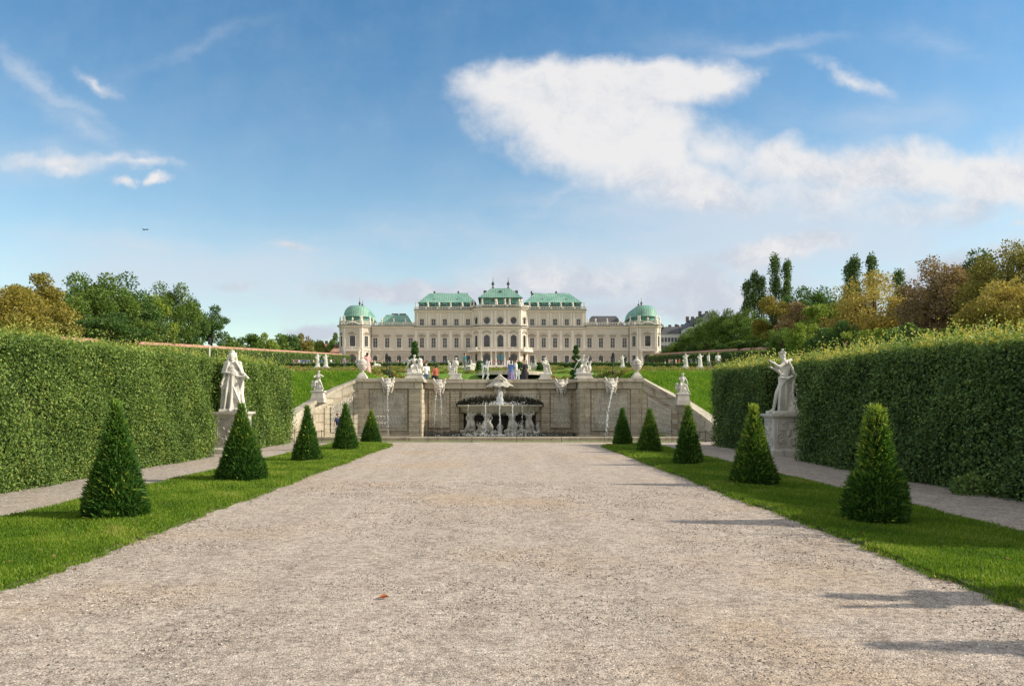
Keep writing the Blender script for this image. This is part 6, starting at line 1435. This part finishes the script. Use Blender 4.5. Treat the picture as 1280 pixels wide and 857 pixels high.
# ------------------------------------------------------------------ people
def body(J, kind, vox=.03):
    mb = MB(); j = human(mb, 1., J, 1.05)
    ellip(mb, (j['head'].x, .03, 1.66), .085, .095, .10, 10)
    if kind == 'dress': skirt(mb, (0, 0), 1.05, .25, .14, .27, 9, r=.05)
    if kind == 'skirt': skirt(mb, (0, 0), 1.0, .55, .14, .24, 8, r=.05)
    if kind == 'pack': ellip(mb, (0, .17, 1.25), .14, .1, .22)
    me = sculpt(mb, vox, 1, 'person'); n = len(me.polygons); c = np.zeros(n*3); me.polygons.foreach_get('center', c); c = c.reshape(-1, 3)
    ax = abs(c[:, 0]); idx = np.zeros(n, int)                         # 0 skin 1 hair 2 top 3 bottom 4 shoes
    low = .25 if kind == 'dress' else (.55 if kind == 'skirt' else .12)
    idx[(c[:, 2] > .98) & (c[:, 2] < 1.47)] = 2; idx[(c[:, 2] <= .98) & (c[:, 2] > low) & (ax < (.40 if kind in ('dress', 'skirt') else .215))] = 3; idx[c[:, 2] < .1] = 4
    idx[(ax > .21) & (c[:, 2] < 1.18) & (c[:, 2] > .6)] = 0
    if kind == 'dress': idx[(ax < .3) & (c[:, 2] < .98) & (c[:, 2] > .24)] = 3
    idx[(c[:, 2] > 1.66) | ((c[:, 2] > 1.50) & (c[:, 1] > .02))] = 1
    if kind == 'pack': idx[(c[:, 1] > .12) & (c[:, 2] > 1) & (c[:, 2] < 1.5)] = 3
    me.polygons.foreach_set('material_index', idx.astype(np.int32)); return me
PB = {'standing': body({}, ''), 'walking': body(dict(kl=(-.1, -.16, .52), al=(-.1, -.26, .09), tl=(-.1, -.42, .05), kr=(.1, .0, .5), ar=(.1, .28, .14), tr=(.1, .16, .04), el=(-.25, .12, 1.14), wl=(-.24, .1, .9), er=(.25, -.1, 1.14), wr=(.24, -.28, .98)), ''),
      'dress': body(dict(el=(-.25, -.08, 1.15), wl=(-.12, -.22, 1.3)), 'dress'), 'skirt': body(dict(er=(.28, -.05, 1.2), wr=(.16, -.2, 1.4)), 'skirt'), 'pack': body(dict(el=(-.25, -.05, 1.14), wl=(-.15, -.25, 1.1)), 'pack')}
CM = {}
for nm, c in dict(white=(.75, .74, .72), blue=(.10, .18, .42), red=(.5, .05, .04), black=(.02, .02, .022), grey=(.25, .25, .26), pink=(.70, .38, .36), navy=(.03, .04, .10), beige=(.5, .4, .28), green=(.08, .2, .08), purple=(.24, .19, .34), orange=(.42, .12, .07), teal=(.08, .35, .42), jeans=(.09, .13, .22)).items(): CM[nm] = mat('cloth_'+nm, c, .85, .1, 6, 0)
CM['skin'] = mat('skin', (.58, .36, .26), .6, .05, 6, 0); CM['hair'] = mat('hair', (.05, .03, .02), .7, .2, 20, 0); CM['blond'] = mat('blond', (.42, .27, .12), .7, .2, 20, 0)
for me in PB.values():
    for q in ('skin', 'hair', 'grey', 'jeans', 'black'): me.materials.append(CM[q])
def person(px, Y, pose, top, bot, label, rz=0, s=1., hair='hair', z=None, group=None):
    x = WX(px, Y); o = bpy.data.objects.new('person', PB[pose]); COL.objects.link(o); o.location = (x, Y, Hh(x, Y)+.06 if z is None else z); o.rotation_euler = (0, 0, rz); o.scale = (s, s, s)
    for k, q in enumerate(('skin', hair, top, bot, 'black')): o.material_slots[k].link = 'OBJECT'; o.material_slots[k].material = CM[q]
    tag(o, label, 'person', group)
person(459, 48, 'dress', 'pink', 'pink', 'woman in a long pink dress standing beside the left vase', R(200), z=Hh(0, 48)+.55)
person(532.5, 50, 'pack', 'white', 'jeans', 'person in a white shirt and jeans right of the left nymph group', R(20), z=2.78)
person(544.5, 53, 'dress', 'orange', 'black', 'person in an orange red top and long dark skirt behind the wall', R(200), z=2.78)
person(581, 70, 'standing', 'teal', 'grey', 'person in a turquoise top left of the upper fountain', R(120))
person(639, 52, 'dress', 'blue', 'purple', 'woman in a blue violet dress right of the shell', R(160), z=3.0)
person(655.5, 47, 'dress', 'black', 'black', 'person in a black dress behind the wall right of the shell', R(30), z=2.78)
person(645, 57, 'standing', 'white', 'white', 'person all in white by the upper pool', R(90))
person(637, 58, 'standing', 'white', 'grey', 'person in white top and grey trousers by the upper pool', R(200))
person(885.5, 70, 'walking', 'white', 'grey', 'person in white top and grey trousers walking at the right bank', R(100))
person(897.5, 70, 'standing', 'white', 'navy', 'fair haired person in white top and dark trousers above the right hedge end', R(180), hair='blond')
person(422, 36.3, 'standing', 'navy', 'grey', 'child in a dark top behind the fourth left yew cone', R(60), s=.72, z=.02)
person(430.5, 120, 'standing', 'purple', 'jeans', 'person in a purple top at the left end of the terrace', R(40))
zones = [(366, 384, 190, 9, 'by the far left hedge'), (385, 420, 170, 8, 'left of the left pavilion'), (424, 462, 250, 12, 'before the left pavilion'), (464, 518, 215, 14, 'before the left wing'), (519, 588, 235, 12, 'before the left main block'), (592, 622, 255, 13, 'left of the palace door'), (624, 658, 252, 14, 'right of the palace door'),
         (660, 732, 262, 9, 'before the right main block'), (738, 786, 258, 5, 'before the right wing'), (792, 826, 262, 6, 'before the right pavilion'), (830, 880, 165, 12, 'at the right cross path')]
tops = ['white', 'blue', 'red', 'black', 'grey', 'pink', 'navy', 'green', 'purple', 'orange', 'teal', 'beige']; bots = ['jeans', 'black', 'beige', 'grey', 'white']
rd = random.Random(21)
for x0, x1, Y, n, zn in zones:
    combos = [(a, b) for a in tops for b in bots if a != b]; rd.shuffle(combos)
    combos.sort(key=lambda c: 0 if c[0] in ('white', 'navy', 'black', 'blue', 'red', 'pink') else rd.random()+.3)
    for k in range(n):
        a, b = combos[k]; ps = rd.choice(['standing', 'walking', 'standing', 'walking', 'pack', 'skirt']); yy = Y+rd.uniform(-8, 8)
        lab = {'standing': 'standing', 'walking': 'walking', 'pack': 'standing with a small bag', 'skirt': 'in a short skirt shape'}
        person(x0+(x1-x0)*(k+rd.uniform(.1, .9))/n, yy, ps, a, b, 'tiny distant person in %s top and %s %s %s' % (a, 'jeans' if b == 'jeans' else b+(' skirt' if ps == 'skirt' else ' trousers'), 'walking' if ps == 'walking' else 'standing', zn), rd.uniform(0, 6.28), group='distant visitors in the upper garden')
